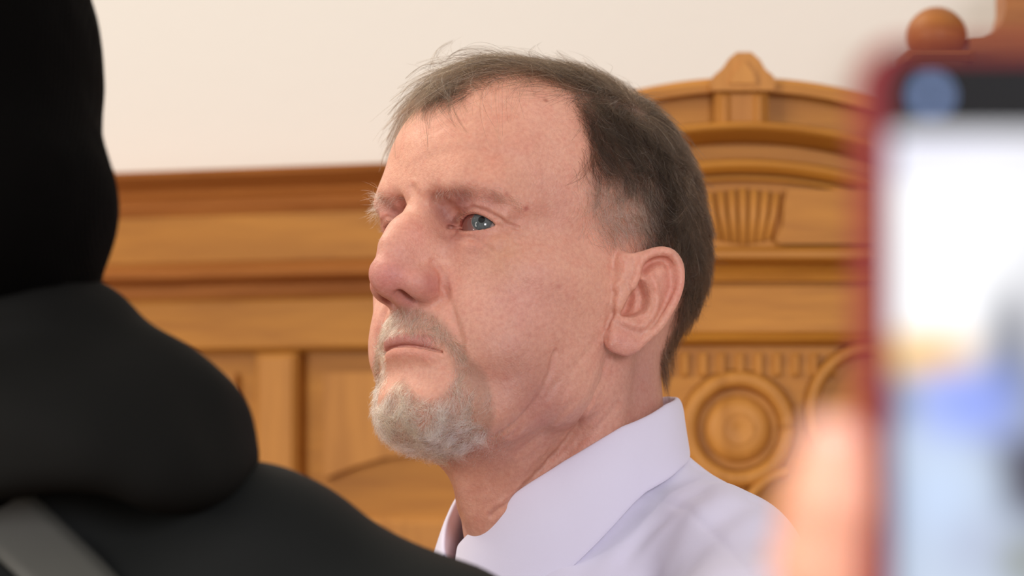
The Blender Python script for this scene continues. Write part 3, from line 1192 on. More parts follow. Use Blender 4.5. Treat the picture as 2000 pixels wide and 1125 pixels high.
tri = np.concatenate([HQ[:, [0, 1, 2]], HQ[:, [0, 2, 3]]])
tc_ = HV[tri].mean(1)
t_area = np.linalg.norm(np.cross(HV[tri[:, 1]] - HV[tri[:, 0]], HV[tri[:, 2]] - HV[tri[:, 0]]), axis=1) / 2


def sample(dens, n):
    wt = t_area * dens[tri].mean(1)
    cs = np.cumsum(wt)
    idx = np.searchsorted(cs, rng.random(n) * cs[-1])
    idx = np.minimum(idx, len(tri) - 1)
    u, v = rng.random(n), rng.random(n)
    m = u + v > 1
    u[m], v[m] = 1 - u[m], 1 - v[m]
    t = tri[idx]
    p = HV[t[:, 0]] + u[:, None] * (HV[t[:, 1]] - HV[t[:, 0]]) + v[:, None] * (HV[t[:, 2]] - HV[t[:, 0]])
    return p, HN[t[:, 0]]


def nrm(v):
    return v / np.maximum(np.linalg.norm(v, axis=1), 1e-9)[:, None]


DOWN = np.array([0, 0, -1.0]) @ HB          # world down in head axes
VIEW_L = -RIGHT @ HB


def grow(p, n, d0, L, k, lift, grav, curl, noise, sdf=None, clear=0.6, nscale=9.0, seed=1, clump=0, clump_f=0.5, hmax=None):
    S = np.zeros((len(p), k, 3))
    S[:, 0] = p - 0.4 * n
    d = nrm(d0 - (d0 * n).sum(1)[:, None] * n + lift[:, None] * n)
    rnd = rng.normal(size=p.shape)
    pos = p.copy()
    for i in range(1, k):
        t = i / (k - 1)
        fl = np.stack([vnoise(pos / nscale, seed + c) for c in range(3)], 1)
        d = nrm(d + grav[:, None] * DOWN / k + curl * fl * 0.5 + noise * rnd * 0.25)
        pos = pos + d * (L / (k - 1))[:, None]
        if sdf is not None:
            f = sdf(pos)
            e = 0.5
            G = np.stack([(sdf(pos + np.eye(3)[c] * e) - f) / e for c in range(3)], 1)
            G = nrm(G)
            cl = np.broadcast_to(clear, f.shape) * (0.3 + t)
            need = np.maximum(cl - f, 0)
            if hmax is not None: need = need - np.maximum(f - np.maximum(hmax * t ** 0.7, cl), 0) * 0.8
            pos = pos + need[:, None] * G
            if hmax is not None: d = nrm(d - 0.45 * np.maximum((d * G).sum(1), 0)[:, None] * G * (f > hmax * 0.5)[:, None])
        S[:, i] = pos
    if clump:
        ci = rng.choice(len(p), max(1, len(p) // clump), replace=False)
        from mathutils.kdtree import KDTree
        kd = KDTree(len(ci))
        for a_, q_ in enumerate(ci): kd.insert(p[q_], a_)
        kd.balance()
        own = np.array([ci[kd.find(q_)[1]] for q_ in p])
        tt = np.linspace(0, 1, k)[None, :, None] ** 1.4
        cf = (clump_f * (0.5 + rng.random(len(p))))[:, None, None]
        S = S + (S[own] - S) * np.clip(tt * cf, 0, 0.97)
    return S


def tone(n, stops, jit=0.15):
    """pick strand colours; stops = [(weight(n,), rgb)]"""
    Wt = np.stack([np.broadcast_to(w_, n) for w_, _ in stops], 1)
    Wt = Wt / Wt.sum(1)[:, None]
    r_ = rng.random(n)[:, None]
    ix = (r_ > np.cumsum(Wt, 1)).sum(1)
    ix = np.minimum(ix, len(stops) - 1)
    c = np.array([c_ for _, c_ in stops])[ix]
    return np.clip(c * (1 + jit * rng.normal(size=(n, 1))), 0.005, 0.95)


DARK, MIDB, GREY, WHITE = (0.013, 0.008, 0.005), (0.060, 0.034, 0.018), (0.36, 0.31, 0.27), (0.74, 0.70, 0.65)

# --- scalp
base_ok = (AV[:, 2] > -62) & (ear_far := np.ones(len(HV), bool))
ein = smin(np.full(len(HV), 1e3), ear_sdf(AV), 1)
base_ok &= (ein > 1.5) | (AV[:, 0] < -52)
FR = sstep(AV[:, 0], 0, 55) * sstep(AV[:, 2], 85, 110)                 # front of the crown
TEM = sstep(AV[:, 0], -26, 12) * sstep(-AV[:, 2], -84, -56)            # temples
dens = sstep(-sd_sc + 6 * vnoise(HV / 5, 21), -8 - 10 * TEM, 14 + 26 * TEM) * base_ok
dens = dens * (1 - 0.72 * FR) * (1 - 0.42 * TEM * (1 - sstep(-sd_sc, 25, 95)))
NS = 66000
p, n = sample(dens, NS)
ap = p * np.where(p[:, 1:2] < 0, [[1, -1, 1]], [[1, 1, 1]])
top = sstep(p[:, 2], 92, 122)
frt = sstep(p[:, 0], -38, 0) * top
side = 1 - top
d_front = np.array([0.80, -0.72, 0.12])
d_back = np.array([-0.85, -0.1, -0.45])
sgn = np.sign(p[:, 1])
d_side = np.stack([-0.32 - 0.25 * sstep(p[:, 2], 20, 90), 0.05 * sgn, -1.0 + 0 * p[:, 0]], 1)
d0 = frt[:, None] * d_front + ((top - frt)[:, None]) * d_back + side[:, None] * d_side
d0 = d0 + (0.35 - 0.08 * frt)[:, None] * np.stack([vnoise(p / 16, 31 + c) for c in range(3)], 1) + 0.09 * rng.normal(size=p.shape)
pe = sstep(ap[:, 0], -26, 2) * sstep(-ap[:, 2], -78, -48)
nape = sstep(-ap[:, 2], 8, 30)
L = 24 + 18 * top + 27 * frt * sstep(p[:, 0], 0, 40) - 12 * pe - 12 * nape * sstep(-ap[:, 2], 25, 50)
L = np.maximum(L, 7) * (0.6 + 0.55 * rng.random(NS))
fl_ = sstep(p[:, 0], 15, 55) * frt
lift = 0.22 + 0.15 * rng.random(NS) + 0.75 * fl_
hm_ = 4.0 + 4.0 * top + 22 * fl_ * rng.random(NS) + 3.0 * side * (1 - pe) * sstep(-ap[:, 0], 0, 40) - 2.0 * pe
hm_ = hm_ * (0.5 + 0.7 * rng.random(NS)) + 7 * (rng.random(NS) < 0.035)
L = L * (1 + 0.35 * fl_)
S = grow(p, n, d0, L, 9, lift, 0.35 + 0.75 * fl_, 0.34, 0.55, sdf=lambda q: smin(skull_sdf(q), neck_sdf(q), 20), clear=1.2, nscale=11, seed=41, clump=12, clump_f=0.7 + 0.5 * fl_, hmax=hm_)
gr = 0.06 + 0.95 * pe + 0.25 * sstep(-ap[:, 2], -70, -10) * sstep(ap[:, 0], -50, 0) + 0.15 * fl_
col = tone(NS, [(1 - gr, DARK), (0.25 + 0.5 * frt, MIDB), (gr * 0.45, GREY), (gr * 0.28, WHITE)])
curves_obj('scalp_hair', h2w(S), np.full(NS, 0.00005) * (0.8 + 0.5 * rng.random(NS)), col, mat=HAIR_DARK)

# --- beard and moustache
def beard(name, poly, n_, L0, dfun, lift, cols,  soft=5, clump=7, rad=0.000062, curl=0.9, grav=0.5, hm=3.5, extra=None):
    sd = poly_sd(PXA, PYA, poly)
    dn = sstep(-sd + 5 * vnoise(HV / 3.0, 51), -soft, soft * 1.6) * (AV[:, 0] > 25)
    if extra is not None: dn = np.maximum(dn, extra)
    p, n = sample(dn, n_)
    ap = p * np.where(p[:, 1:2] < 0, [[1, -1, 1]], [[1, 1, 1]])
    d0 = dfun(p, ap) + 0.5 * np.stack([vnoise(p / 7, 61 + c) for c in range(3)], 1) + 0.22 * rng.normal(size=p.shape)
    L = L0(p, ap) * (0.5 + 0.7 * rng.random(n_))
    S = grow(p, n, d0, L, 7, lift + 0.25 * rng.random(n_), np.full(n_, grav), curl, 0.7, nscale=6, seed=71, clump=clump, clump_f=0.5, sdf=head_sdf, clear=0.5, hmax=hm * (0.35 + rng.random(n_)))
    return curves_obj(name, h2w(S), np.full(n_, rad) * (0.7 + 0.6 * rng.random(n_)), cols(p, ap))


MOU = [(740, 640), (752, 612), (775, 600), (815, 600), (848, 613), (872, 636), (896, 664), (918, 700), (938, 735), (934, 762), (908, 762), (890, 735), (884, 700), (868, 680), (835, 660), (800, 652), (768, 652), (750, 668)]


def sg(p): return np.where(p[:, 1:2] < 0, -1.0, 1.0)


def mou_dir(p, ap):
    lat = sstep(ap[:, 1], 2, 26)[:, None]
    return np.concatenate([-0.1 + 0 * lat, (0.25 + 0.4 * lat) * sg(p), -1.0 + 0 * lat], 1)


def bcol(wh):
    def f(p, ap):
        n_ = len(p)
        w_ = wh(p, ap)
        return tone(n_, [(0.15 + 0.18 * (1 - w_), (0.13, 0.09, 0.06)), (0.5 * (1 - w_) + 0.1, (0.40, 0.30, 0.19)), (0.35 + 0 * w_, (0.62, 0.54, 0.42)), (0.25 + 0.6 * w_, (0.86, 0.83, 0.78))], 0.1)
    return f


beard('moustache', MOU, 2300, lambda p, ap: 8.0 + 3.0 * sstep(ap[:, 1], 10, 28), mou_dir, 0.5, bcol(lambda p, ap: 0.0 + 0 * p[:, 0]), rad=0.00007, hm=3.0,
      extra=sstep(-HV[:, 1], 15, 20) * (1 - sstep(-HV[:, 1], 27, 32)) * sstep(-HV[:, 2], 42, 48) * (1 - sstep(-HV[:, 2], 68, 74)) * (HV[:, 0] > 55))
CHIN = [(742, 718), (775, 722), (792, 742), (812, 774), (845, 786), (872, 766), (886, 738), (900, 735), (925, 745), (950, 745), (962, 775), (966, 815), (955, 850), (920, 880), (880, 896), (840, 905), (760, 880), (700, 800)]
SOUL = [(740, 716), (775, 722), (795, 745), (812, 778), (800, 800), (740, 800), (700, 760)]


def chin_dir(p, ap):
    lat = sstep(ap[:, 1], 0, 34)[:, None]
    lo_ = sstep(-ap[:, 2], 70, 92)[:, None]
    return np.concatenate([0.25 - 0.1 * lat + 0.2 * lo_, (0.05 - 0.45 * lo_) * sg(p) * lat, -1.0 + 0.4 * lo_], 1)


beard('beard', CHIN, 8000, lambda p, ap: 10.5 + 3 * sstep(-ap[:, 2], 60, 85), chin_dir, 0.42, bcol(lambda p, ap: sstep(ap[:, 1], 4, 22) * 0.9), soft=7, curl=1.1, clump=6, hm=5.4, rad=0.00007)
beard('cheek_stubble', [(900, 690), (960, 730), (1000, 790), (1010, 850), (985, 890), (930, 905), (860, 920), (850, 890), (930, 870), (955, 800), (930, 740)], 1500, lambda p, ap: 2.2 + 0 * p[:, 0],
      chin_dir, 0.4, bcol(lambda p, ap: 0.3 + 0 * p[:, 0]), soft=14, clump=0, curl=0.4, hm=1.5, rad=0.00004)

# --- eyebrows
BROW = [(838, 392), (845, 372), (880, 358), (930, 358), (975, 368), (1010, 390), (1020, 412), (985, 402), (930, 388), (880, 386), (855, 398)]
sd_e = poly_sd(PXA, PYA, BROW)
for side in (1, -1):
    dn = sstep(-sd_e + 4 * vnoise(HV / 3, 81), -6, 8) * (np.sign(HV[:, 1]) == side) * (AV[:, 0] > 50)
    nb = 430 if side > 0 else 330
    p, n = sample(dn, nb)
    lat = sstep(np.abs(p[:, 1]), 10, 42)[:, None]
    d0 = np.concatenate([0.5 - 0.6 * lat, (0.35 + 0.9 * lat) * side, 0.55 - 0.75 * lat], 1) + 0.35 * rng.normal(size=p.shape)
    L = (5.5 + 5.0 * lat[:, 0] * (0.5 if side > 0 else 1.1)) * (0.5 + 0.8 * rng.random(nb))
    S = grow(p, n, d0, L, 7, np.full(nb, 0.45), np.full(nb, 0.5), 0.8, 0.7, nscale=5, seed=91, clump=5, clump_f=0.4)
    curves_obj('eyebrow', h2w(S), np.full(nb, 0.000036), tone(nb, [(0.5, (0.15, 0.10, 0.07)), (0.35, GREY), (0.2, WHITE)]))

# --- eyelashes
for side in (1, -1):
    c = EC * [1, side, 1]
    nl = 190
    u_ = rng.uniform(-10.5, 11, nl)
    upm = rng.random(nl) < 0.7
    kk = np.clip(1 - (np.abs(u_ - 0.4) / 12.6) ** 2.2, 0, 1) ** 0.75
    v_ = np.where(upm, 5.8 * kk - 0.3 - 0.09 * u_, -4.3 * kk + 0.1) + 0.06 * u_
    dd = np.sqrt(np.maximum((ER + 1.6) ** 2 - u_ ** 2 - v_ ** 2, 1))
    fl2, ll2 = evF * [1, side, 1], evL * [1, side, 1]
    p = c + dd[:, None] * fl2 + u_[:, None] * ll2 + v_[:, None] * np.array([0, 0, 1.0])
    n = np.tile(fl2, (nl, 1))
    d0 = (u_ / 12)[:, None] * ll2 + np.where(upm, 0.1, -0.5)[:, None] * np.array([0, 0, 1.0]) + 0.15 * rng.normal(size=p.shape)
    S = grow(p, n, d0, np.where(upm, 5.0, 3.0) * (0.6 + 0.5 * rng.random(nl)), 5, np.full(nl, 1.0), np.zeros(nl), 0.1, 0.2)
    curves_obj('eyelashes', h2w(S), np.full(nl, 0.00004), tone(nl, [(1, (0.10, 0.06, 0.045))]))
print('hair', time.time() - T0)

# ================================================================== shirt of the bearded man
BYAW = math.radians(68)
bF = -math.cos(BYAW) * np.array([0, 1.0, 0]) - math.sin(BYAW) * RIGHT
bL = math.cos(BYAW) * RIGHT - math.sin(BYAW) * np.array([0, 1.0, 0])
bU = np.array([0, 0, 1.0])
BB = np.stack([bF, bL, bU], 1)
BO_ = unproj(1112, 950, 2.188)


def b2w(P): return (np.asarray(P, float) * .001) @ BB.T + BO_


def w2b(Wp): return ((np.asarray(Wp, float) - BO_) @ BB) * 1000


def shirt_sdf(P):
    A = P.copy()
    A[:, 1] = np.abs(A[:, 1])
    f = ell(A, (6, 0, -230), (112, 165, 190))
    f = smin(f, ell(A, (-8, 0, -420), (118, 160, 230)), 60)
    f = smin(f, chain(A, [(-50, 22, -20), (-58, 90, -46), (-45, 150, -86)], [37, 40, 52], 20), 22)
    f = smin(f, chain(A, [(-40, 165, -98), (-30, 218, -260), (-6, 226, -400)], [52, 48, 42], 20), 18)
    f = smin(f, ell(A, (-66, 0, -110), (52, 120, 90)), 40)
    f = smin(f, ell(A, (8, 30, -95), (60, 62, 62)), 30)
    f = smin(f, smax(cap(P, (0, 0, -120), (0, 0, 60), 61, 61), (P[:, 2] + 0.68 * P[:, 0] + 12) * 0.8, 3), 20)
    f = smax(f, -(P[:, 2] + 560), 4)
    # cloth folds
    sx = np.exp(-((A[:, 1] - 75) / 40) ** 2) * np.exp(-((P[:, 2] + 50) / 50) ** 2)
    f = f - 1.5 * sx * np.sin(P[:, 1] / 9.0 + 0.03 * P[:, 2] + 1.2)
    f = f - 1.1 * np.sin((P[:, 1] * 0.8 + P[:, 2] * 0.55) / 17.0) * np.exp(-((P[:, 2] + 150) / 120) ** 2) - 0.8 * np.sin((P[:, 0] * .6 - P[:, 2]) / 22.0)
    return f.astype(P.dtype)


SV, SQ = surface_nets(shirt_sdf, (-200, -300, -580), (180, 300, 70), 2.5, band=1.8, coarse=5)
SV = SV + 1.0 * vnoise(SV / 30, 101)[:, None] * vnormals(SV, SQ)
shirtm, nt, b = new_mat('shirt_cotton')
b.inputs['Base Color'].default_value = (0.71, 0.68, 0.84, 1)
b.inputs['Roughness'].default_value = 0.85
b.inputs['Sheen Weight'].default_value = 0.25
tc = N(nt, 'ShaderNodeTexCoord')
n1 = N(nt, 'ShaderNodeTexNoise', i_Scale=28.0, i_Detail=5.0)
wv = N(nt, 'ShaderNodeTexNoise', i_Scale=1400.0, i_Detail=2.0)
nt.links.new(tc.outputs['Object'], n1.inputs['Vector']); nt.links.new(tc.outputs['Object'], wv.inputs['Vector'])
b1 = N(nt, 'ShaderNodeBump', i_Strength=0.12, i_Distance=0.006); b2 = N(nt, 'ShaderNodeBump', i_Strength=0.12, i_Distance=0.0003)
nt.links.new(n1.outputs[0], b1.inputs['Height']); nt.links.new(wv.outputs[0], b2.inputs['Height'])
nt.links.new(b1.outputs[0], b2.inputs['Normal']); nt.links.new(b2.outputs[0], b.inputs['Normal'])

MANO = np.array(man.location)
CAMB = w2b(cam_pos[None])[0]
sbv = BVHTree.FromPolygons([tuple(v) for v in SV], [tuple(q) for q in SQ.tolist()])
SN = vnormals(SV, SQ)


def shirt_ray(px, py):
    d = w2b(unproj(px, py, 1.0)[None])[0] - CAMB
    h_ = sbv.ray_cast(Vector(CAMB), Vector(d / np.linalg.norm(d)))
    return None if h_[0] is None else np.array(h_[0])


for pl, wd, dp in [
        ([(1249, 951), (1268, 968), (1343, 997), (1405, 1052), (1463, 1110)], 2.6, -1.3), ([(1260, 940), (1300, 965), (1350, 985), (1420, 1045)], 7, 1.2),
        ([(1372, 905), (1340, 930), (1290, 950)], 8, -3.0), ([(1395, 930), (1360, 965), (1330, 980)], 6, -1.6), ([(1472, 972), (1430, 1000), (1400, 1020)], 9, -4.0),
        ([(1420, 945), (1400, 975), (1370, 1000)], 9, 2.5), ([(1190, 1091), (1225, 1050), (1261, 1013)], 6, 1.8), ([(1220, 1095), (1250, 1060), (1290, 1020)], 6, -1.8),
        ([(1249, 1085), (1280, 1050), (1320, 1015)], 6, 1.6), ([(1130, 1125), (1190, 1060), (1240, 1000)], 7, -1.8), ([(1530, 1000), (1490, 1040), (1440, 1110)], 12, -2.5),
        ([(1340, 1120), (1370, 1070), (1400, 1050)], 8, -1.5), ([(1300, 1120), (1335, 1060), (1345, 1010)], 8, 1.5)]:
    pts = [shirt_ray(*(np.array(pl[i]) + (np.array(pl[i + 1]) - np.array(pl[i])) * t_)) for i in range(len(pl) - 1) for t_ in np.linspace(0, 1, 8)]
    pts = np.array([q for q in pts if q is not None])
    if len(pts) < 2: continue
    lo, hi = pts.min(0) - 3 * wd, pts.max(0) + 3 * wd
    m = np.where(((SV > lo) & (SV < hi)).all(1))[0]
    SV[m] += (0.7 * dp * np.exp(-(seg_dist(SV[m], pts) / wd) ** 2))[:, None] * SN[m]
shirt = mesh_obj('shirt', b2w(SV) - MANO, SQ, shirtm, man)

# collar: stand-and-fall collar round the neck, open at the throat
def px_on_cyl(px, py, r_):
    return None


def collar_pts():
    """top edge, fold and outer edge of the fallen collar by angle from the throat (deg)"""
    rows = []
    ka = [0, 33, 65, 96, 130, 158, 180]
    for a in np.linspace(3, 357, 150):
        far = a > 180
        az = 360 - a if far else a
        A_ = math.radians(a)
        c_, s_ = math.cos(A_), math.sin(A_)
        rt = np.interp(az, [0, 30, 65, 120, 180], [69, 64, 61, 60, 60]) + (6 if far else 0) * math.exp(-az / 40)
        tz = np.interp(az, ka, [-37, -10, 13, 32, 44, 49, 50]) - (6 * math.exp(-az / 30) if far else 0)
        drop = np.interp(az, [0, 33, 68, 103, 158, 180], [72, 66, 60, 38, 30, 30])
        spread = np.interp(az, [0, 33, 68, 103, 158, 180], [16, 16, 14, 12, 8, 8])
        top = np.array([rt * c_, rt * s_, tz])
        inn = np.array([(rt - 1) * c_, (rt - 1) * s_, tz - 26])
        sh = math.radians(22 * math.exp(-az / 12)) * (-1 if far else 1)
        c2, s2 = math.cos(A_ + sh), math.sin(A_ + sh)
        out = np.array([(rt + spread) * c2, (rt + spread) * s2, tz - drop])
        mid = top * 0.5 + out * 0.5 + np.array([c_, s_, 0.35]) * np.interp(az, [60, 150], [4.0, 1.6])
        q1 = top * 0.85 + out * 0.15 + np.array([c_, s_, 0.8]) * 2.6
        rows.append([inn, top * 0.75 + inn * 0.25 - np.array([c_, s_, 0]) * 0.4, top + np.array([c_, s_, 0]) * 0.8 + [0, 0, 1.2], q1, mid, out])
    return np.array(rows)


CR = collar_pts()
nr, ncl, _ = CR.shape
# smooth cubic resampling across each row
from mathutils import geometry
tt = np.linspace(0, ncl - 1, 22)
rows = []
for R_ in CR:
    pp = np.concatenate([[2 * R_[0] - R_[1]], R_, [2 * R_[-1] - R_[-2]]])
    o_ = []
    for t in tt:
        i = min(int(t), ncl - 2); u = t - i
        p0, p1, p2, p3 = pp[i], pp[i + 1], pp[i + 2], pp[i + 3]
        o_.append(0.5 * ((2 * p1) + (-p0 + p2) * u + (2 * p0 - 5 * p1 + 4 * p2 - p3) * u * u + (-p0 + 3 * p1 - 3 * p2 + p3) * u ** 3))
    rows.append(o_)
CRS = np.array(rows)
CRS = CRS + 0.5 * vnoise(CRS.reshape(-1, 3) / 22, 131).reshape(CRS.shape[:2])[..., None]
k_ = CRS.shape[1]
cf = np.array([(i * k_ + j, (i + 1) * k_ + j, (i + 1) * k_ + j + 1, i * k_ + j + 1) for i in range(nr - 1) for j in range(k_ - 1)])
collar = mesh_obj('collar', b2w(CRS.reshape(-1, 3)) - MANO, cf, shirtm, shirt)
sm = collar.modifiers.new('thickness', 'SOLIDIFY'); sm.thickness = 0.0014; sm.offset = 0
sb = collar.modifiers.new('soft', 'SUBSURF'); sb.levels = 1; sb.render_levels = 1
print('shirt', time.time() - T0)

# ================================================================== person in black, seen from behind
BD = 1.80
g_ = BD / FPX      # metres per pixel


def lp(px, py, z=0.0):
    """mm in the back view frame: x right, y away, z up"""
    return ((px - 0) * g_ * 1000, z, (562.5 - py) * g_ * 1000)


def gen(nm, fn, lo, hi, h, mat, parent, base, amp=0, sc_=30, seed=1):
    V_, Q_ = surface_nets(fn, lo, hi, h, band=1.8, coarse=4)
    if amp: V_ = V_ + amp * vnoise(V_ / sc_, seed)[:, None] * vnormals(V_, Q_)
    Wv = base + V_[:, :1] * .001 * RIGHT + V_[:, 1:2] * .001 * np.array([0, 1.0, 0]) + V_[:, 2:3] * .001 * np.array([0, 0, 1.0])
    return mesh_obj(nm, Wv - np.array(parent.location), Q_, mat, parent)


GB = unproj(0, 562.5, BD)
guard = tag(empty('person', (GB[0] - 0.05, GB[1] + 0.05, 0)), 'person in black knit balaclava and dark hooded jacket, back to the camera at left', 'person')
k1 = g_ * 1000


def bala(P):
    f = ell(P, lp(-110, 150, 20), (300 * k1, 100, 420 * k1))
    f = smin(f, ell(P, lp(-76, 405, -12), (312 * k1, 88, 250 * k1)), 20)
    f = smin(f, cap(P, lp(-60, 500, 10), lp(-40, 900, 20), 58, 60), 15)
    return f.astype(P.dtype)


def hood(P):
    x_, y_, z_ = P[:, 0], P[:, 1], P[:, 2]
    f = ell(P, lp(90, 905, 5), (424 * k1, 105, 300 * k1))
    f = smin(f, ell(P, lp(-70, 615, 20), (300 * k1, 90, 110 * k1)), 25)
    f = smax(f, -(z_ - lp(0, 960)[2] - 0.10 * (x_ - 60) + 12 * np.exp(-((x_ - lp(360, 0)[0]) / 22) ** 2)), 14)
    f = f - 2.6 * np.sin((z_ + 0.28 * x_ + 0.0016 * x_ * x_) / 11.0) * sstep(-y_, -40, 20)
    return f.astype(P.dtype)


def jacket(P):
    f = ell(P, lp(60, 1700, 30), (800 * k1, 120, 720 * k1))
    f = smin(f, chain(P, [lp(60, 1010, 25), lp(450, 1130, 25), lp(760, 1350, 30)], [50, 52, 68], 20), 25)
    f = smin(f, chain(P, [lp(-400, 1130, 25), lp(60, 1010, 25)], [52, 50]), 25)
    f = smin(f, chain(P, [lp(790, 1380, 30), lp(900, 2100, 30)], [70, 55]), 20)
    f = smin(f, chain(P, [lp(-800, 1350, 30), lp(-900, 2100, 30)], [75, 55]), 20)
    f = f - 2.5 * np.sin((P[:, 2] - 0.5 * P[:, 0]) / 16.0)
    f = smax(f, -(P[:, 2] - lp(0, 2900)[2]), 4)
    return f.astype(P.dtype)


KN, nt, b = new_mat('black_knit')
b.inputs['Base Color'].default_value = (0.0016, 0.0014, 0.0013, 1); b.inputs['Roughness'].default_value = 0.95
b.inputs['Specular IOR Level'].default_value = 0.04
tc = N(nt, 'ShaderNodeTexCoord'); wv = N(nt, 'ShaderNodeTexWave', i_Scale=180.0); nt.links.new(tc.outputs['Object'], wv.inputs['Vector'])
bp = N(nt, 'ShaderNodeBump', i_Strength=0.5, i_Distance=0.001); nt.links.new(wv.outputs[0], bp.inputs['Height']); nt.links.new(bp.outputs[0], b.inputs['Normal'])
JK, nt, b = new_mat('black_jacket')
b.inputs['Base Color'].default_value = (0.0085, 0.0095, 0.0092, 1); b.inputs['Roughness'].default_value = 0.7
b.inputs['Specular IOR Level'].default_value = 0.12
HD = simple_mat('hood_fabric', (0.0075, 0.0075, 0.007), 0.8, Specular_IOR_Level=0.06)
gen('balaclava', bala, (-130, -130, -150), (90, 140, 200), 4, KN, guard, GB, 0.6, 12, 5)
gen('hood', hood, (-140, -130, -150), (160, 140, 60), 4, HD, guard, GB, 1.5, 25, 6)
gen('jacket', jacket, (-320, -140, -600), (330, 190, -40), 5, JK, guard, GB, 2.5, 45, 7)

jk_ = [o for o in guard.children if o.name.startswith('jacket')][0]
jv = np.array([v.co for v in jk_.data.vertices]) + np.array(guard.location)
jb = BVHTree.FromPolygons([tuple(v) for v in jv], [tuple(p_.vertices) for p_ in jk_.data.polygons])
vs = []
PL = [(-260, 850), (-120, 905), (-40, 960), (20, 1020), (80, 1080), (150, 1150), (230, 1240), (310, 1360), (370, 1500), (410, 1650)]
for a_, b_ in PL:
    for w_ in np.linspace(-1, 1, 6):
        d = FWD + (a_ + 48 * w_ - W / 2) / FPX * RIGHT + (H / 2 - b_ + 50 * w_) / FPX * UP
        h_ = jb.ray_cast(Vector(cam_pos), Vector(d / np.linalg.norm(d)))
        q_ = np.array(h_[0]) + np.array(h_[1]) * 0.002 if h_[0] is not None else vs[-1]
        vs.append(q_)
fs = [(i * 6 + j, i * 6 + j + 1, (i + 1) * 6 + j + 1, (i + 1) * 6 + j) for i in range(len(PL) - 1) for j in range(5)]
sp_ = mesh_obj('grey_strip', np.array(vs) - np.array(guard.location), fs, simple_mat('grey_strip_mat', (0.06, 0.06, 0.052), 0.7), guard)  # lighter grey strip added over the jacket back
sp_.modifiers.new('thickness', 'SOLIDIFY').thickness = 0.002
# ================================================================== phone held up at the right
PD = 0.897
PO = unproj(1676, 84, PD)            # outer top-left corner of the case
PW, PH_, PT = 0.0830, 0.160, 0.010
phone = tag(empty('smartphone', tuple(PO)), 'smartphone in a red case held up upright, its bright screen facing the camera', 'phone')


def rrect(x0, z0, x1, z1, r_, n_=8):
    pts = []
    for cx, cz, a0 in ((x1 - r_, z1 - r_, 0), (x0 + r_, z1 - r_, 90), (x0 + r_, z0 + r_, 180), (x1 - r_, z0 + r_, 270)):
        for i in range(n_ + 1):
            a = math.radians(a0 + 90 * i / n_)
            pts.append((cx + r_ * math.cos(a), cz + r_ * math.sin(a)))
    return pts


def ring_prism(m_, outer, inner, y0, y1, bev=0.0012):
    n_ = len(outer)
    cx = sum(p_[0] for p_ in outer) / n_; cz = sum(p_[1] for p_ in outer) / n_
    sh = lambda p_, d_: (p_[0] + (d_ if p_[0] < cx else -d_), p_[1] + (d_ if p_[1] < cz else -d_))
    L_ = [[(x, y1 - bev, z) for x, z in outer], [(x, y0 + bev, z) for x, z in outer], [(*[sh((x, z), bev)[0]], y0, sh((x, z), bev)[1]) for x, z in outer], [(x, y0, z) for x, z in inner], [(x, y1, z) for x, z in inner]]
    v = [q for l in L_ for q in l]
    f = []
    for a in range(5):
        b_ = (a + 1) % 5
        for i in range(n_):
            j = (i + 1) % n_
            f.append((a * n_ + i, a * n_ + j, b_ * n_ + j, b_ * n_ + i))
    m_.add(v, f)


RED = simple_mat('red_case_rubber', (0.22, 0.014, 0.018), 0.6, Specular_IOR_Level=0.25)
BLK = simple_mat('phone_black_glass', (0.003, 0.003, 0.0035), 0.5, Specular_IOR_Level=0.1)
e_ = 0.0058
m_ = MB()
ring_prism(m_, rrect(0, -PH_, PW, 0, .010), rrect(e_, -PH_ + .003, PW - e_, -.0026, .007), -0.0012, PT)
m_.prism(rrect(e_ - .001, -PH_ + .002, PW - e_ + .001, -.0016, .007), PT - 0.002, PT - .0002)
m_.build('case', RED, phone, smooth=False)['label'] = 'red rubbery case'
m_ = MB(); m_.prism(rrect(e_, -PH_ + .003, PW - e_, -.0026, .007), 0, PT - .003)
m_.build('body', BLK, phone)
# lit screen: its picture is made of soft blobs of colour
sx0, sx1 = e_ + .0018, PW - e_ - .0018
sz1 = -(252 - 76) * PD / FPX
sz0 = -PH_ + e_ + .006
nx_, nz_ = 60, 110
gx, gz = np.meshgrid(np.linspace(sx0, sx1, nx_), np.linspace(sz1, sz0, nz_), indexing='ij')
ppx = 1676 + gx.ravel() * FPX / PD
ppy = 76 - gz.ravel() * FPX / PD
col = np.tile(lin(238, 238, 240), (gx.size, 1)) * 1.0


def sb_(cx, cy, rx, ry, c_, st=1.0, p_=2):
    global col
    k = (st * np.exp(-(np.abs((ppx - cx) / rx) ** p_ + np.abs((ppy - cy) / ry) ** p_)))[:, None]
    col = col * (1 - k) + lin(*c_) * k


col *= 1.25
low = sstep(ppy, 640, 760)[:, None]
col = col * (1 - low) + lin(196, 208, 226) * low
sb_(1740, 300, 400, 40, (205, 203, 228), .7)
sb_(1790, 685, 110, 42, (250, 196, 96), .95, 4)
sb_(1965, 640, 34, 80, (40, 46, 70), .95)
sb_(1960, 720, 40, 50, (84, 100, 140), .9)
sb_(1740, 775, 45, 42, (60, 60, 88), .85)
sb_(1890, 780, 100, 70, (150, 168, 248), .95, 4)
sb_(2000, 870, 70, 22, (52, 44, 72), .9)
sb_(2010, 930, 60, 70, (52, 34, 22), .95, 4)
sb_(2100, 800, 120, 400, (90, 90, 110), .8)
sb_(1830, 960, 75, 110, (198, 216, 244), .9)
sb_(1740, 1000, 30, 160, (140, 150, 172), .6)
sb_(1900, 1060, 70, 60, (176, 182, 204), .7)
sb_(1995, 1090, 40, 40, (120, 116, 60), .9)
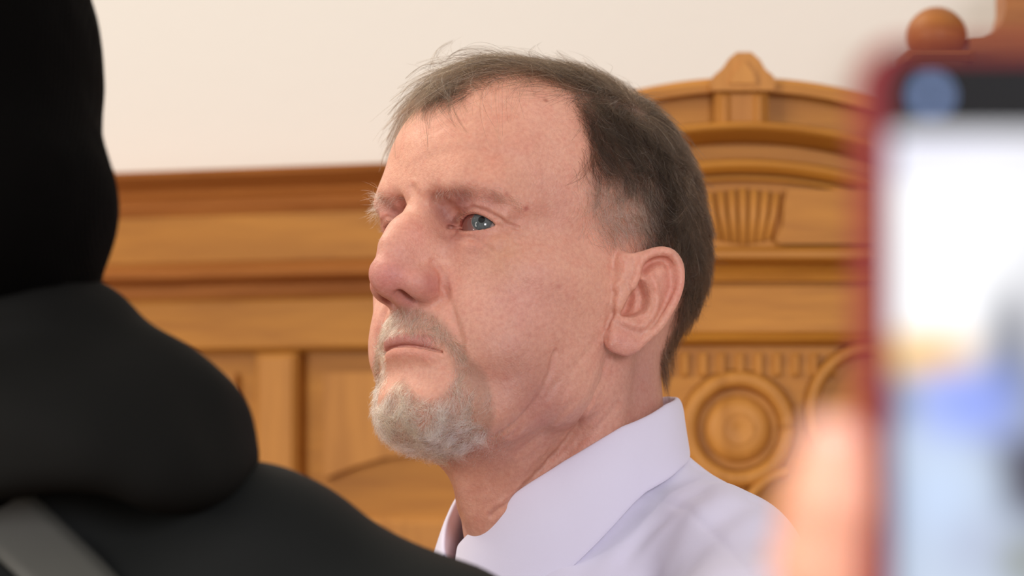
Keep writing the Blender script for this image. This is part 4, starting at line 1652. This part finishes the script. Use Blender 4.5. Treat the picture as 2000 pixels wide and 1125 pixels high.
f = np.array([(i * nz_ + j, i * nz_ + j + 1, (i + 1) * nz_ + j + 1, (i + 1) * nz_ + j) for i in range(nx_ - 1) for j in range(nz_ - 1)])
so = mesh_obj('screen', np.stack([gx.ravel(), np.full(gx.size, -0.0002), gz.ravel()], 1), f, None, phone)
color_attr(so.data, 'tone', col)
SM = bpy.data.materials.new('lit_screen'); SM.use_nodes = True
nt = SM.node_tree; nt.nodes.clear()
o_ = nt.nodes.new('ShaderNodeOutputMaterial'); e2 = nt.nodes.new('ShaderNodeEmission'); at = N(nt, 'ShaderNodeAttribute', attribute_name='tone')
nt.links.new(at.outputs['Color'], e2.inputs[0]); e2.inputs[1].default_value = 1.15; nt.links.new(e2.outputs[0], o_.inputs[0])
so.data.materials.append(SM)
IC = bpy.data.materials.new('lit_icon'); IC.use_nodes = True
nt = IC.node_tree; nt.nodes.clear()
o_ = nt.nodes.new('ShaderNodeOutputMaterial'); e2 = nt.nodes.new('ShaderNodeEmission'); e2.inputs[0].default_value = (0.30, 0.42, 0.75, 1); e2.inputs[1].default_value = 2.2
nt.links.new(e2.outputs[0], o_.inputs[0])
m_ = MB()
icx, icz = (1818 - 1676) * PD / FPX, -(180 - 76) * PD / FPX
v_ = [(icx + .0024 * math.cos(2 * math.pi * i / 24), -0.0002, icz + .0024 * math.sin(2 * math.pi * i / 24)) for i in range(24)]
m_.add(v_, [tuple(range(24))]); m_.build('screen_icon', IC, phone)

# hand that holds it
hand = tag(empty('person', (float(PO[0]) - 0.01, float(PO[1]) + .03, 0.0)), 'raised hand gripping the phone in the red case at the right edge', 'person')
hs = PD / FPX * 1000


def hp(px, py, y=0.0):
    return ((px - 1676) * hs, y, -(py - 76) * hs)


def hand_sdf(P):
    # thumb along the left edge
    f = chain(P, [hp(1628, 872, 2), hp(1616, 970, 3), hp(1606, 1090, 8), hp(1640, 1290, 18)], [8.6, 9.6, 10.8, 14], 4)
    # palm behind the phone
    f = smin(f, ell(P, hp(1850, 1330, 26), (34, 13, 38)), 12)
    f = smin(f, chain(P, [hp(1640, 1290, 20), hp(1780, 1420, 26)], [15, 19]), 12)
    # forearm
    f = smin(f, cap(P, hp(1850, 1520, 32), hp(1840, 1900, 60), 25, 30), 16)
    # four fingers round the far edge
    for i, (py_, ln) in enumerate(((1010, 1.0), (1145, 1.05), (1275, 1.0), (1400, 0.85))):
        a = hp(1960, 1180 + i * 75, 24); b_ = hp(2190, py_ + 40, 20); c_ = hp(2372, py_, 12); d_ = hp(2384, py_ - 10, -4); e__ = hp(2350 - 30 * (1 - ln), py_ - 14, -9)
        f = smin(f, chain(P, [a, b_, c_, d_, e__], [9.5, 9, 8.2, 7.4, 6.8], 3), 5 if i else 8)
    return f.astype(P.dtype)


HVv, HQq = surface_nets(hand_sdf, (-40, -30, -240), (105, 95, -70), 1.6, band=1.8)
hm, nt, b = new_mat('hand_skin')
b.inputs['Base Color'].default_value = (*lin(232, 168, 140), 1); b.inputs['Roughness'].default_value = 0.5; b.inputs['Subsurface Weight'].default_value = 0.3
b.inputs['Subsurface Radius'].default_value = (1, .35, .2); b.inputs['Subsurface Scale'].default_value = .004
mesh_obj('hand', HVv * .001 + PO - np.array(hand.location), HQq, hm, hand)
m_ = MB()
nl_ = []
for i in range(9):
    for j in range(7):
        a = -1 + 2 * i / 8; c_ = -1 + 2 * j / 6
        nl_.append((hp(1628, 867)[0] - 1 + 5.2 * a * (1 - .12 * c_ * c_), -6.2 + 1.9 * a * a + .5 * c_ * c_, hp(1628, 867)[2] + 6.0 * c_ * (1 - .15 * a * a)))
m_.add([np.array(q) * .001 + PO - np.array(hand.location) for q in nl_], [(i * 7 + j, (i + 1) * 7 + j, (i + 1) * 7 + j + 1, i * 7 + j + 1) for i in range(8) for j in range(6)])
nm_ = m_.build('thumbnail', simple_mat('nail', tuple(lin(244, 186, 170)), 0.3), hand, True)
sm_ = nm_.modifiers.new('thickness', 'SOLIDIFY'); sm_.thickness = .0008
SLV = simple_mat('sleeve_cloth', (0.05, 0.06, 0.09), 0.85)


def sleeve(P):
    f = cap(P, hp(1845, 1760, 50), hp(1800, 3200, 160), 40, 58)
    return (f - 1.2 * np.sin(P[:, 2] / 7)).astype(P.dtype)


V_, Q_ = surface_nets(sleeve, (-60, -30, -460), (110, 240, -150), 4.0, band=1.8)
mesh_obj('sleeve', V_ * .001 + PO - np.array(hand.location), Q_, SLV, hand)

print('done', time.time() - T0)
